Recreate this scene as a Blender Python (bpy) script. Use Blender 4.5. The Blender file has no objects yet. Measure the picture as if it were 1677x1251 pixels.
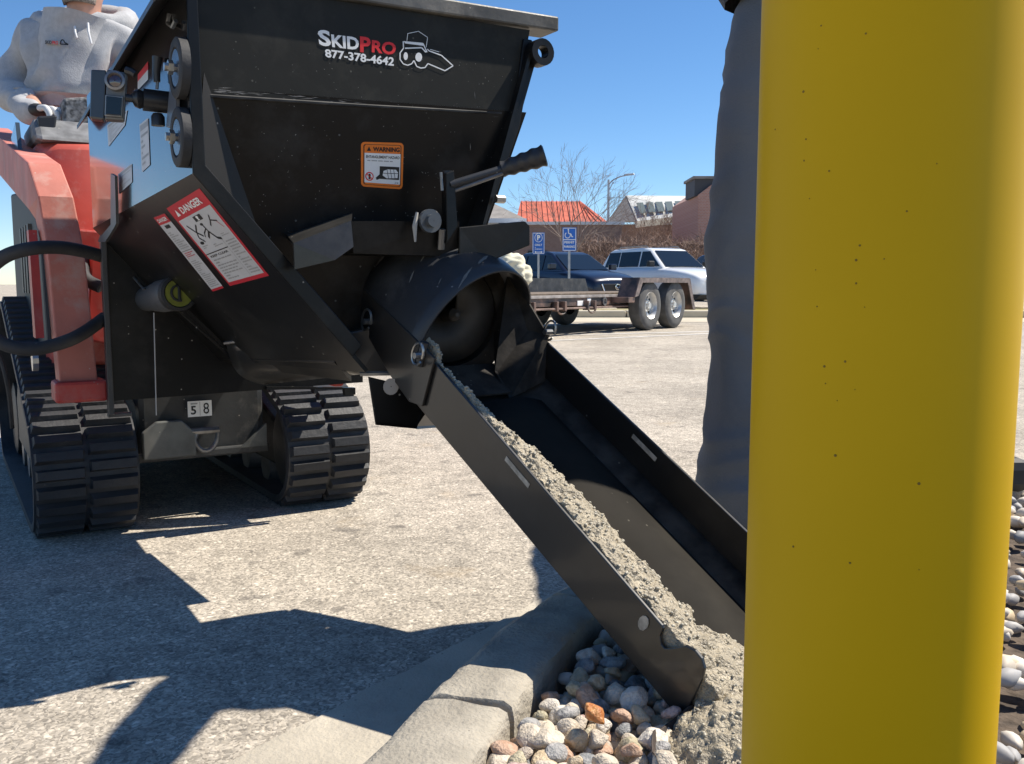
import bpy, bmesh, math, random
from math import sin, cos, pi, radians as R, atan, atan2, sqrt
from mathutils import Vector as V, Matrix, noise, Quaternion
random.seed(7)
SC = bpy.context.scene
COL = SC.collection

# ------------------------------------------------------------------ camera
FP, CX, CY, HC, HOR = 1500., 838.5, 625.5, .70, 465.
PIT = atan((CY-HOR)/FP); CP, SP = cos(PIT), sin(PIT)
cam = bpy.data.objects.new('camera', bpy.data.cameras.new('camera')); COL.objects.link(cam)
cam.data.sensor_width = 36; cam.data.lens = 36*FP/1677.
cam.location = (0, 0, HC); cam.rotation_euler = (pi/2-PIT, 0, 0)
cam.data.clip_start = .02; cam.data.clip_end = 3000
SC.camera = cam
# ------------------------------------------------------------------ light
SX, SY, SZ = .651, .241, 1.0                    # towards the sun
SEL = math.atan2(SZ, math.hypot(SX, SY)); SAZ = math.atan2(SX, SY)
w = bpy.data.worlds.new('World'); SC.world = w; w.use_nodes = True
nt = w.node_tree; bg = nt.nodes['Background']
sky = nt.nodes.new('ShaderNodeTexSky'); sky.sky_type = 'NISHITA'; sky.sun_disc = False
sky.sun_elevation = SEL; sky.sun_rotation = SAZ; sky.altitude = 1800; sky.dust_density = .12; sky.ozone_density = 4.0; sky.air_density = 1.0
hs = nt.nodes.new('ShaderNodeHueSaturation'); hs.inputs['Saturation'].default_value = 1.16
nt.links.new(sky.outputs[0], hs.inputs['Color']); nt.links.new(hs.outputs[0], bg.inputs[0]); bg.inputs[1].default_value = .10
sl = bpy.data.lights.new('sun', 'SUN'); sl.energy = 4.9; sl.angle = R(.53); sl.color = (1, .93, .82)
so = bpy.data.objects.new('sun', sl); COL.objects.link(so)
so.rotation_euler = V((SX, SY, SZ)).to_track_quat('Z', 'Y').to_euler()
SC.view_settings.view_transform = 'Standard'; SC.view_settings.look = 'None'
SC.view_settings.exposure = .6; SC.view_settings.gamma = 1; SC.view_settings.use_curve_mapping = False
SC.render.engine = 'CYCLES'

# ------------------------------------------------------------------ coordinates
def ray(u, v):
    a = (u-CX)/FP; b = (v-CY)/FP
    return V((a, CP-b*SP, -(b*CP+SP)))
EYE = V((0, 0, HC))
def G(u, v, z=0.): r = ray(u, v); return EYE+r*((z-HC)/r.z)
def D(u, v, y): r = ray(u, v); return EYE+r*(y/r.y)
AL = R(32); MO = V((-1.044, 2.38, 0)); ML = V((cos(AL), sin(AL), 0)); MF = V((sin(AL), -cos(AL), 0)); UP = V((0, 0, 1))
def M(l, f, z): return MO+ML*l+MF*f+UP*z
def plane(u, v, n, p): r = ray(u, v); return EYE+r*(n.dot(p-EYE)/n.dot(r))
def onf(u, v, f): return plane(u, v, MF, M(0, f, 0))
def onl(u, v, l): return plane(u, v, ML, M(l, 0, 0))
CE = V((.242, 1.229, .09)); CD = V((.55884, -.64755, -.51804)); CW = V((.7571, .6533, .0001)); CN = V((.33837, -.39227, .85535))
def CH(c, w_, n): return CE+CD*c+CW*w_+CN*n

# ------------------------------------------------------------------ materials
MATS = {}
def mat(name, col, rough=.5, metal=0., var=0., vs=8., bump=0., bs=60., col2=None, coat=0., spec=.5, dust=0., dustcol=(.33, .3, .26), sheen=0., ds=5.):
    if name in MATS: return MATS[name]
    m = bpy.data.materials.new(name); m.use_nodes = True; t = m.node_tree; N = t.nodes; Lk = t.links
    b = N['Principled BSDF']
    b.inputs['Roughness'].default_value = rough; b.inputs['Metallic'].default_value = metal
    b.inputs['Coat Weight'].default_value = coat; b.inputs['Coat Roughness'].default_value = .08
    b.inputs['Specular IOR Level'].default_value = spec; b.inputs['Sheen Weight'].default_value = sheen
    b.inputs['Base Color'].default_value = (*col, 1)
    tc = N.new('ShaderNodeTexCoord'); src = None
    if var or col2:
        nz = N.new('ShaderNodeTexNoise'); nz.inputs['Scale'].default_value = vs; nz.inputs['Detail'].default_value = 6
        Lk.new(tc.outputs['Object'], nz.inputs['Vector'])
        rp = N.new('ShaderNodeValToRGB'); rp.color_ramp.elements[0].position = .35; rp.color_ramp.elements[1].position = .65
        c2 = col2 or tuple(min(1, c*(1+var)) for c in col); c1 = col if col2 else tuple(c*(1-var) for c in col)
        rp.color_ramp.elements[0].color = (*c1, 1); rp.color_ramp.elements[1].color = (*c2, 1)
        Lk.new(nz.outputs['Fac'], rp.inputs[0]); src = rp.outputs[0]
        Lk.new(src, b.inputs['Base Color'])
    if dust:
        nz = N.new('ShaderNodeTexNoise'); nz.inputs['Scale'].default_value = ds; nz.inputs['Detail'].default_value = 9; nz.inputs['Roughness'].default_value = .7
        Lk.new(tc.outputs['Object'], nz.inputs['Vector'])
        mr = N.new('ShaderNodeMapRange'); mr.inputs[1].default_value = .5; mr.inputs[2].default_value = .75; mr.inputs[3].default_value = 0; mr.inputs[4].default_value = dust
        Lk.new(nz.outputs['Fac'], mr.inputs[0])
        # splatter specks
        vo = N.new('ShaderNodeTexVoronoi'); vo.inputs['Scale'].default_value = 38; Lk.new(tc.outputs['Object'], vo.inputs['Vector'])
        lt = N.new('ShaderNodeMath'); lt.operation = 'LESS_THAN'; lt.inputs[1].default_value = .075; Lk.new(vo.outputs['Distance'], lt.inputs[0])
        sp = N.new('ShaderNodeSeparateColor'); Lk.new(vo.outputs['Color'], sp.inputs[0])
        gt = N.new('ShaderNodeMath'); gt.operation = 'GREATER_THAN'; gt.inputs[1].default_value = .62; Lk.new(sp.outputs[0], gt.inputs[0])
        mu = N.new('ShaderNodeMath'); mu.operation = 'MULTIPLY'; Lk.new(lt.outputs[0], mu.inputs[0]); Lk.new(gt.outputs[0], mu.inputs[1])
        mx0 = N.new('ShaderNodeMath'); mx0.operation = 'MAXIMUM'; Lk.new(mr.outputs[0], mx0.inputs[0]); Lk.new(mu.outputs[0], mx0.inputs[1])
        mx = N.new('ShaderNodeMix'); mx.data_type = 'RGBA'
        Lk.new(mx0.outputs[0], mx.inputs['Factor'])
        if src: Lk.new(src, mx.inputs['A'])
        else: mx.inputs['A'].default_value = (*col, 1)
        mx.inputs['B'].default_value = (*dustcol, 1); Lk.new(mx.outputs['Result'], b.inputs['Base Color'])
        rr = N.new('ShaderNodeMapRange'); rr.inputs[3].default_value = rough; rr.inputs[4].default_value = .8
        Lk.new(mx0.outputs[0], rr.inputs[0]); Lk.new(rr.outputs[0], b.inputs['Roughness'])
    if bump:
        nb = N.new('ShaderNodeTexNoise'); nb.inputs['Scale'].default_value = bs; nb.inputs['Detail'].default_value = 5
        Lk.new(tc.outputs['Object'], nb.inputs['Vector'])
        bp = N.new('ShaderNodeBump'); bp.inputs['Strength'].default_value = bump; bp.inputs['Distance'].default_value = .01
        Lk.new(nb.outputs['Fac'], bp.inputs['Height']); Lk.new(bp.outputs[0], b.inputs['Normal'])
    MATS[name] = m; return m

def m_asphalt():
    m = bpy.data.materials.new('asphalt'); m.use_nodes = True; t = m.node_tree; N = t.nodes; K = t.links; b = N['Principled BSDF']
    tc = N.new('ShaderNodeTexCoord')
    nd = N.new('ShaderNodeTexNoise'); nd.inputs['Scale'].default_value = 55; nd.inputs['Detail'].default_value = 4; K.new(tc.outputs['Object'], nd.inputs['Vector'])
    sb = N.new('ShaderNodeVectorMath'); sb.operation = 'MULTIPLY_ADD'; sb.inputs[1].default_value = (.022, .022, .0); K.new(nd.outputs['Color'], sb.inputs[0]); K.new(tc.outputs['Object'], sb.inputs[2])
    v = N.new('ShaderNodeTexVoronoi'); v.inputs['Scale'].default_value = 105; K.new(sb.outputs[0], v.inputs['Vector'])
    vb = N.new('ShaderNodeTexVoronoi'); vb.inputs['Scale'].default_value = 230; K.new(sb.outputs[0], vb.inputs['Vector'])
    spb = N.new('ShaderNodeSeparateColor'); K.new(vb.outputs['Color'], spb.inputs[0])
    rb_ = N.new('ShaderNodeValToRGB'); rb_.color_ramp.elements[0].color = (.20, .178, .148, 1); rb_.color_ramp.elements[1].color = (.52, .46, .375, 1); K.new(spb.outputs[1], rb_.inputs[0])
    sp = N.new('ShaderNodeSeparateColor'); K.new(v.outputs['Color'], sp.inputs[0])
    rp = N.new('ShaderNodeValToRGB'); e = rp.color_ramp.elements
    e[0].position = 0; e[0].color = (.21, .188, .158, 1); e[1].position = 1; e[1].color = (.72, .63, .52, 1)
    for p, c in ((.3, (.36, .32, .265)), (.62, (.49, .435, .36)), (.84, (.60, .53, .435))):
        x = e.new(p); x.color = (*c, 1)
    K.new(sp.outputs[0], rp.inputs[0])
    # binder between the chips
    mr = N.new('ShaderNodeMapRange'); mr.inputs[1].default_value = .30; mr.inputs[2].default_value = .62; K.new(v.outputs['Distance'], mr.inputs[0])
    n2 = N.new('ShaderNodeTexNoise'); n2.inputs['Scale'].default_value = 1.3; n2.inputs['Detail'].default_value = 7; K.new(tc.outputs['Object'], n2.inputs['Vector'])
    n3 = N.new('ShaderNodeTexNoise'); n3.inputs['Scale'].default_value = 13; n3.inputs['Detail'].default_value = 6; K.new(tc.outputs['Object'], n3.inputs['Vector'])
    mx = N.new('ShaderNodeMix'); mx.data_type = 'RGBA'; K.new(mr.outputs[0], mx.inputs['Factor']); K.new(rp.outputs[0], mx.inputs['A']); K.new(rb_.outputs[0], mx.inputs['B'])
    gtc = N.new('ShaderNodeMath'); gtc.operation = 'LESS_THAN'; gtc.inputs[1].default_value = .52; K.new(sp.outputs[1], gtc.inputs[0])
    mxf = N.new('ShaderNodeMath'); mxf.operation = 'MAXIMUM'; K.new(mr.outputs[0], mxf.inputs[0]); K.new(gtc.outputs[0], mxf.inputs[1]); K.new(mxf.outputs[0], mx.inputs['Factor'])
    r2 = N.new('ShaderNodeMapRange'); r2.inputs[1].default_value = .3; r2.inputs[2].default_value = .7; r2.inputs[3].default_value = .84; r2.inputs[4].default_value = 1.24; K.new(n2.outputs['Fac'], r2.inputs[0])
    r3 = N.new('ShaderNodeMapRange'); r3.inputs[1].default_value = .3; r3.inputs[2].default_value = .7; r3.inputs[3].default_value = .84; r3.inputs[4].default_value = 1.14; K.new(n3.outputs['Fac'], r3.inputs[0])
    mm = N.new('ShaderNodeMath'); mm.operation = 'MULTIPLY'; K.new(r2.outputs[0], mm.inputs[0]); K.new(r3.outputs[0], mm.inputs[1])
    sc = N.new('ShaderNodeVectorMath'); sc.operation = 'SCALE'; K.new(mx.outputs['Result'], sc.inputs[0]); K.new(mm.outputs[0], sc.inputs['Scale'])
    # rusty tan stains
    n4 = N.new('ShaderNodeTexNoise'); n4.inputs['Scale'].default_value = 3.1; n4.inputs['Detail'].default_value = 8; n4.inputs['Roughness'].default_value = .65; K.new(tc.outputs['Object'], n4.inputs['Vector'])
    r4 = N.new('ShaderNodeMapRange'); r4.inputs[1].default_value = .60; r4.inputs[2].default_value = .74; r4.inputs[4].default_value = .4; K.new(n4.outputs['Fac'], r4.inputs[0])
    m4 = N.new('ShaderNodeMix'); m4.data_type = 'RGBA'; K.new(r4.outputs[0], m4.inputs['Factor']); K.new(sc.outputs[0], m4.inputs['A']); m4.inputs['B'].default_value = (.42, .30, .16, 1)
    # damp drops
    n5 = N.new('ShaderNodeTexNoise'); n5.inputs['Scale'].default_value = 9; n5.inputs['Detail'].default_value = 3
    mp = N.new('ShaderNodeMapping'); mp.inputs['Location'].default_value = (3.3, 1.7, 0); K.new(tc.outputs['Object'], mp.inputs[0]); K.new(mp.outputs[0], n5.inputs['Vector'])
    r5 = N.new('ShaderNodeMapRange'); r5.inputs[1].default_value = .62; r5.inputs[2].default_value = .70; r5.inputs[4].default_value = .55; K.new(n5.outputs['Fac'], r5.inputs[0])
    m5 = N.new('ShaderNodeMix'); m5.data_type = 'RGBA'; K.new(r5.outputs[0], m5.inputs['Factor']); K.new(m4.outputs['Result'], m5.inputs['A']); m5.inputs['B'].default_value = (.10, .09, .08, 1)
    K.new(m5.outputs['Result'], b.inputs['Base Color']); b.inputs['Roughness'].default_value = .9; b.inputs['Specular IOR Level'].default_value = .2
    bp = N.new('ShaderNodeBump'); bp.inputs['Strength'].default_value = .55; bp.inputs['Distance'].default_value = .003; bp.invert = True
    K.new(v.outputs['Distance'], bp.inputs['Height']); K.new(bp.outputs[0], b.inputs['Normal'])
    return m

def m_brick(name, c1, c2, mortar, scale):
    m = bpy.data.materials.new(name); m.use_nodes = True; t = m.node_tree; N = t.nodes; K = t.links; b = N['Principled BSDF']
    tc = N.new('ShaderNodeTexCoord'); mp = N.new('ShaderNodeMapping'); mp.inputs['Rotation'].default_value = (pi/2, 0, 0)
    br = N.new('ShaderNodeTexBrick'); br.inputs['Scale'].default_value = scale
    br.inputs['Color1'].default_value = (*c1, 1); br.inputs['Color2'].default_value = (*c2, 1); br.inputs['Mortar'].default_value = (*mortar, 1)
    K.new(tc.outputs['Object'], mp.inputs[0]); K.new(mp.outputs[0], br.inputs['Vector']); K.new(br.outputs[0], b.inputs['Base Color']); b.inputs['Roughness'].default_value = .9
    return m

BLACK = mat('black_paint', (.007, .007, .007), .34, spec=.28, bump=.04, bs=14, dust=.08, ds=3.5)
BLACKG = mat('glossy_black_paint', (.010, .010, .011), .16, coat=.7, bump=.02, bs=8, dust=.06, ds=3.5)
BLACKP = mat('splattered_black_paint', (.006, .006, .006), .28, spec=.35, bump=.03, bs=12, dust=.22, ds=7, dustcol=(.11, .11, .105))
BLACKF = mat('sunlit_olive_black_paint', (.022, .021, .017), .5, spec=.2, bump=.05, bs=20, dust=.35, ds=6, dustcol=(.10, .095, .08))  # upper band's sunlit olive tone put into the black base colour
BLACKC = mat('chute_black', (.016, .015, .014), .30, coat=.25, bump=.05, bs=10, dust=.10, dustcol=(.2, .18, .16))
BLACKD = mat('hood_black_dusty', (.03, .032, .036), .42, bump=.1, bs=25, dust=.45, dustcol=(.16, .16, .16))
DARKIN = mat('worn_inside_steel', (.030, .026, .022), .75, spec=.2, var=.5, vs=20, bump=.1, bs=70, dust=.25, dustcol=(.12, .11, .09))
RIMM = mat('rim_scuffed_paint', (.10, .095, .085), .42, var=.4, vs=12, bump=.1, bs=40, dust=.6, dustcol=(.4, .37, .32))
GREYS = mat('grey_steel', (.22, .22, .22), .4, metal=.7, var=.3, vs=20)
BOLT = mat('zinc_bolt', (.45, .44, .42), .35, metal=.9, var=.2)
RUB = mat('rubber', (.028, .028, .030), .72, var=.4, vs=9, bump=.2, bs=50, dust=.5, dustcol=(.10, .095, .085))
TRACKM = mat('track_rubber', (.030, .031, .034), .6, var=.35, vs=9, bump=.2, bs=60, dust=.5, dustcol=(.11, .10, .09))
GRIP = mat('grip_rubber', (.03, .03, .032), .45, bump=.15, bs=80)
ARMR = mat('pink_faded_red_paint', (.52, .17, .125), .6, var=.15, vs=7, bump=.1, bs=40, dust=.9, dustcol=(.50, .36, .31), ds=11)
RED = mat('faded_red_paint', (.60, .105, .070), .5, var=.12, vs=6, bump=.06, bs=40, dust=.8, dustcol=(.64, .36, .29), coat=.1, ds=9)
REDB = mat('chipped_red_paint', (.42, .045, .035), .48, var=.15, vs=6, bump=.08, bs=40, dust=.8, dustcol=(.36, .20, .17))
WHITE = mat('print_white', (.84, .84, .82), .45)
PRED = mat('print_red', (.75, .02, .02), .45)
DRED = mat('label_red', (.55, .015, .03), .5)
ORANGE = mat('label_orange', (.85, .20, .015), .45)
PBLK = mat('print_black', (.012, .012, .012), .5)
PGREY = mat('print_grey', (.33, .33, .33), .5)
LGREY = mat('label_white_dull', (.55, .55, .56), .5, var=.08)
CAPM = mat('cap_olive', (.20, .21, .03), .5, var=.2, vs=30)
TUBEM = mat('tube_grey_plastic', (.075, .078, .082), .55, bump=.05, bs=60)
CONCW = mat('wet_concrete', (.30, .255, .18), .38, var=.22, vs=45, bump=.7, bs=210, col2=(.45, .385, .275), spec=.5)
CONCA = mat('wet_concrete_stone', (.28, .25, .19), .45, col2=(.44, .40, .31), vs=25, bump=.3, bs=120)
CURB = mat('curb_concrete', (.36, .325, .265), .92, var=.2, vs=11, bump=.5, bs=130, dust=.5, dustcol=(.22, .195, .16), ds=14)
GUT = mat('gutter_concrete', (.43, .385, .31), .9, var=.16, vs=4, bump=.4, bs=120, dust=.4, dustcol=(.19, .17, .145), ds=7)
SOIL = mat('soil', (.10, .075, .055), .95, var=.4, vs=30, bump=.8, bs=60)
HOODIE = mat('heather_grey_fleece', (.40, .40, .405), .9, var=.07, vs=60, bump=.2, bs=220, sheen=.2)
PANTS = mat('blue_grey_trousers', (.125, .135, .150), .85, var=.15, vs=4, bump=.25, bs=240, sheen=.1)
CAMO = mat('speckled_dark_trousers', (.06, .06, .06), .9, col2=(.28, .28, .28), vs=55, bump=.2)
SKIN = mat('skin', (.56, .30, .21), .5, var=.1, vs=20)
BEARD = mat('grey_beard', (.30, .25, .21), .9, var=.35, vs=140, bump=.6, bs=220)
GLOVE = mat('black_glove', (.018, .018, .02), .7, bump=.2, bs=90)
GLOVEW = mat('white_glove_panel', (.6, .6, .6), .7, bump=.2, bs=90)
GLASS = mat('dark_car_glass', (.008, .011, .014), .06, spec=.5)
CTYRE = mat('car_tyre_black', (.018, .018, .018), .9)
CRIM = mat('dark_alloy', (.10, .10, .105), .4, metal=.5)
LENS = mat('camera_lens', (.05, .015, .015), .06, coat=1, spec=1)
CHROME = mat('chrome', (.7, .7, .7), .12, metal=1)
NAVY = mat('navy_car_paint', (.006, .010, .028), .3, metal=.2, coat=.35)
CWHITE = mat('white_car_paint', (.86, .86, .85), .3, coat=1)
DCAR = mat('dark_grey_car_paint', (.03, .03, .035), .25, coat=1)
TYRE = mat('tyre_rubber', (.10, .098, .095), .85, var=.2, bump=.2, bs=30)
TRIM = mat('black_trim', (.02, .02, .02), .6)
LAMPG = mat('headlight_glass', (.5, .5, .52), .1, coat=1)
STEELT = mat('rusty_trailer_steel', (.035, .03, .028), .55, col2=(.20, .12, .09), vs=7, bump=.2, bs=30)
DECKW = mat('trailer_deck_boards', (.16, .12, .085), .85, var=.3, vs=9, bump=.3)
SIGNB = mat('sign_blue', (.02, .13, .52), .4)
GALV = mat('galvanised_post', (.45, .46, .47), .45, metal=.6, var=.1)
BARK = mat('pale_bare_bark', (.26, .20, .17), .9, var=.25, vs=4)
TWIG = mat('brown_twigs', (.22, .145, .11), .95, var=.35, vs=2)
YEL = mat('bollard_yellow', (.64, .385, .0005), .5, var=.05, vs=2.5, coat=.0, spec=.18, bump=.02, bs=8)
SACK = mat('cream_sack', (.62, .58, .44), .85, var=.1, vs=6, bump=.3, bs=30)
GRASS = mat('dry_grass', (.30, .26, .13), .95, var=.3, vs=6, bump=.6, bs=40)
PAINTW = mat('road_paint_white', (.60, .58, .54), .8, var=.15, vs=9)

# ------------------------------------------------------------------ mesh helpers
def tagt(o, label, cat, group=None):
    o['label'] = label; o['category'] = cat
    if group: o['group'] = group
    return o
def struct(o): o['kind'] = 'structure'; return o
def stuff(o): o['kind'] = 'stuff'; return o
def empty(name, loc, rz=0., label=None, cat=None, group=None):
    o = bpy.data.objects.new(name, None); COL.objects.link(o); o.location = loc; o.rotation_euler = (0, 0, rz)
    o.empty_display_size = .1
    if label: tagt(o, label, cat, group)
    return o
def wm(o):                                         # world matrix from the transforms, without a scene update
    b = Matrix.LocRotScale(o.location, o.rotation_euler, None)
    return wm(o.parent) @ o.matrix_parent_inverse @ b if o.parent else b
def link(name, me, material, parent=None, smooth=False, angle=40, world=True):
    o = bpy.data.objects.new(name, me); COL.objects.link(o)
    if material and not me.materials: me.materials.append(material)
    if smooth:
        me.shade_smooth()
        if angle: me.set_sharp_from_angle(angle=R(angle))
    if parent:
        o.parent = parent
        if world:
            o.matrix_parent_inverse = wm(parent).inverted()
    return o
class MB:
    def __init__(s): s.v = []; s.f = []
    def quadm(s, P, F_): n = len(s.v); s.v += [tuple(p) for p in P]; s.f += [tuple(n+i for i in f) for f in F_]; return s
    def hexa(s, b4, t4):
        return s.quadm(list(b4)+list(t4), [(3, 2, 1, 0), (4, 5, 6, 7), (0, 1, 5, 4), (1, 2, 6, 5), (2, 3, 7, 6), (3, 0, 4, 7)])
    def box(s, c, d, ax=None):
        X, Y, Z = ax or (V((1, 0, 0)), V((0, 1, 0)), V((0, 0, 1))); c = V(c)
        p = lambda a, b, e: c+X*(a*d[0]/2)+Y*(b*d[1]/2)+Z*(e*d[2]/2)
        return s.hexa([p(-1, -1, -1), p(1, -1, -1), p(1, 1, -1), p(-1, 1, -1)], [p(-1, -1, 1), p(1, -1, 1), p(1, 1, 1), p(-1, 1, 1)])
    def slab(s, pts, off):
        n = len(pts); pts = [V(p) for p in pts]; q = [p+off for p in pts]
        return s.quadm(pts+q, [tuple(range(n))[::-1], tuple(range(n, 2*n))]+[(i, (i+1) % n, n+(i+1) % n, n+i) for i in range(n)])
    def tube(s, pts, r, n=10, cap=True):
        pts = [V(p) for p in pts]; rs = r if isinstance(r, (list, tuple)) else [r]*len(pts); base = len(s.v); up = None
        for i, p in enumerate(pts):
            d = (pts[min(i+1, len(pts)-1)]-pts[max(i-1, 0)]).normalized()
            if up is None: up = d.orthogonal().normalized()
            up = (up-d*up.dot(d)).normalized(); sd = d.cross(up)
            for k in range(n):
                a = 2*pi*k/n; s.v.append(tuple(p+(up*cos(a)+sd*sin(a))*rs[i]))
        for i in range(len(pts)-1):
            for k in range(n):
                a = base+i*n+k; b = base+i*n+(k+1) % n; s.f.append((a, b, b+n, a+n))
        if cap:
            s.f.append(tuple(base+k for k in range(n))[::-1]); e = base+(len(pts)-1)*n; s.f.append(tuple(e+k for k in range(n)))
        return s
    def lathe(s, c, ax, prof, n=24, up=None):
        c = V(c); ax = V(ax).normalized(); u = ax.orthogonal().normalized(); w_ = ax.cross(u); base = len(s.v)
        for (h, r) in prof:
            for k in range(n):
                a = 2*pi*k/n; s.v.append(tuple(c+ax*h+(u*cos(a)+w_*sin(a))*r))
        for i in range(len(prof)-1):
            for k in range(n):
                a = base+i*n+k; b = base+i*n+(k+1) % n; s.f.append((a, b, b+n, a+n))
        return s
    def grid(s, fn, nu, nv):
        base = len(s.v)
        for j in range(nv+1):
            for i in range(nu+1): s.v.append(tuple(fn(i/nu, j/nv)))
        for j in range(nv):
            for i in range(nu): a = base+j*(nu+1)+i; s.f.append((a, a+1, a+nu+2, a+nu+1))
        return s
    def mesh(s, name):
        me = bpy.data.meshes.new(name); me.from_pydata(s.v, [], s.f)
        bm = bmesh.new(); bm.from_mesh(me); bmesh.ops.recalc_face_normals(bm, faces=bm.faces); bm.to_mesh(me); bm.free()
        return me
    def ob(s, name, m, parent=None, smooth=False, bevel=0., angle=40, solid=0.):
        o = link(name, s.mesh(name), m, parent, smooth, angle)
        if solid:
            k = o.modifiers.new('solid', 'SOLIDIFY'); k.thickness = solid; k.offset = 0
        if bevel:
            k = o.modifiers.new('bevel', 'BEVEL'); k.width = bevel; k.segments = 2; k.limit_method = 'ANGLE'; k.angle_limit = R(35)
        return o
def spline(pts, n):
    pts = [V(p) for p in pts]; P = [pts[0]*2-pts[1]]+pts+[pts[-1]*2-pts[-2]]; out = []
    for i in range(1, len(P)-2):
        for k in range(n):
            t = k/n; a, b, c, d = P[i-1], P[i], P[i+1], P[i+2]
            out.append(.5*((2*b)+(c-a)*t+(2*a-5*b+4*c-d)*t*t+(3*b-a-3*c+d)*t**3))
    out.append(pts[-1]); return out
def prism(poly, f0, f1, fn):                      # polygon in a plane swept between two offsets
    m = MB(); a = [fn(p, f0) for p in poly]; b = [fn(p, f1) for p in poly]; n = len(poly)
    return m.quadm(a+b, [tuple(range(n))[::-1], tuple(range(n, 2*n))]+[(i, (i+1) % n, n+(i+1) % n, n+i) for i in range(n)])
_tc = {}
def textpolys(s, bold=0.):
    k = (s, bold)
    if k in _tc: return _tc[k]
    cu = bpy.data.curves.new('t', 'FONT'); cu.body = s; cu.size = 1; cu.offset = bold; cu.resolution_u = 3
    o = bpy.data.objects.new('t', cu); COL.objects.link(o)
    dg = bpy.context.evaluated_depsgraph_get(); me = o.evaluated_get(dg).to_mesh()
    vs = [(v.co.x, v.co.y) for v in me.vertices]; fs = [tuple(p.vertices) for p in me.polygons]
    o.evaluated_get(dg).to_mesh_clear(); bpy.data.objects.remove(o); bpy.data.curves.remove(cu)
    _tc[k] = (vs, fs); return vs, fs
class Decal:                                       # flat print on a plane given by four corners
    def __init__(s, TL, TR, BR, BL, nrm):
        s.c = [V(p) for p in (TL, TR, BR, BL)]; s.n = nrm; s.m = {}; s.lay = 0
    def P(s, u, v, k):
        a = s.c[0].lerp(s.c[1], u); b = s.c[3].lerp(s.c[2], u); return a.lerp(b, v)+s.n*(.0006+.0004*k)
    def poly(s, pts, m, k=0, n=None):
        s.m.setdefault(m.name, (m, MB()))[1].quadm([s.P(u, v, k) for u, v in pts], [tuple(range(len(pts)))])
    def rect(s, u0, v0, u1, v1, m, k=0): s.poly([(u0, v0), (u1, v0), (u1, v1), (u0, v1)], m, k)
    def stroke(s, pts, wd, m, k=1):
        asp = (s.c[1]-s.c[0]).length/(s.c[3]-s.c[0]).length
        for (a, b) in zip(pts, pts[1:]):
            d = V(((b[0]-a[0])*asp, b[1]-a[1])); L_ = d.length or 1; nx, ny = -d.y/L_*wd/2/asp, d.x/L_*wd/2
            s.poly([(a[0]+nx, a[1]+ny), (b[0]+nx, b[1]+ny), (b[0]-nx, b[1]-ny), (a[0]-nx, a[1]-ny)], m, k)
    def disc(s, u, v, ru, rv, m, k=1, n=20): s.poly([(u+ru*cos(2*pi*i/n), v+rv*sin(2*pi*i/n)) for i in range(n)], m, k)
    def text(s, t, u0, v0, u1, v1, m, k=1, bold=0.):
        vs, fs = textpolys(t, bold); xs = [a for a, b in vs]; ys = [b for a, b in vs]
        x0, x1, y0, y1 = min(xs), max(xs), min(ys), max(ys)
        P = [s.P(u0+(x-x0)/(x1-x0)*(u1-u0), v1-(y-y0)/(y1-y0)*(v1-v0), k) for x, y in vs]
        s.m.setdefault(m.name, (m, MB()))[1].quadm(P, fs)
    def lines(s, u0, v0, u1, v1, n, m, k=1, seed=1):
        r = random.Random(seed)
        for i in range(n):
            y = v0+(v1-v0)*(i+.25)/n; u = u0
            while u < u1-.01:
                e = min(u1, u+(u1-u0)*r.uniform(.08, .22)); s.rect(u, y, e, y+(v1-v0)/n*.42, m, k); u = e+(u1-u0)*.03
                if r.random() < .12: break
    def build(s, name, parent):
        root = None
        for nm, (m, mb) in s.m.items():
            me = bpy.data.meshes.new(name); me.from_pydata(mb.v, [], mb.f); me.materials.append(m)
            if root is None: root = link(name, me, None, parent)
            else: link('print', me, None, root)
        return root
def skin(name, J, E_, m, parent=None, sub=2, disp=0., dsz=.08, root=0, seed=0):
    me = bpy.data.meshes.new(name); me.from_pydata([tuple(j[0]) for j in J], E_, [])
    o = bpy.data.objects.new(name, me); COL.objects.link(o); me.materials.append(m)
    k = o.modifiers.new('skin', 'SKIN'); k.use_smooth_shade = True
    if not me.skin_vertices: me.skin_vertices.new()
    for i, j in enumerate(J):
        r = j[1]; r = r if isinstance(r, (list, tuple)) else (r, r)
        me.skin_vertices[0].data[i].radius = r; me.skin_vertices[0].data[i].use_root = (i == root)
    k = o.modifiers.new('sub', 'SUBSURF'); k.levels = sub; k.render_levels = sub
    if disp:
        tx = bpy.data.textures.new(name, 'CLOUDS'); tx.noise_scale = dsz; tx.noise_depth = 2
        k = o.modifiers.new('disp', 'DISPLACE'); k.texture = tx; k.strength = disp; k.mid_level = .5; k.texture_coords = 'GLOBAL'
    if parent:
        o.parent = parent; o.matrix_parent_inverse = Matrix.LocRotScale(parent.location, parent.rotation_euler, None).inverted()
    return o
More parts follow.
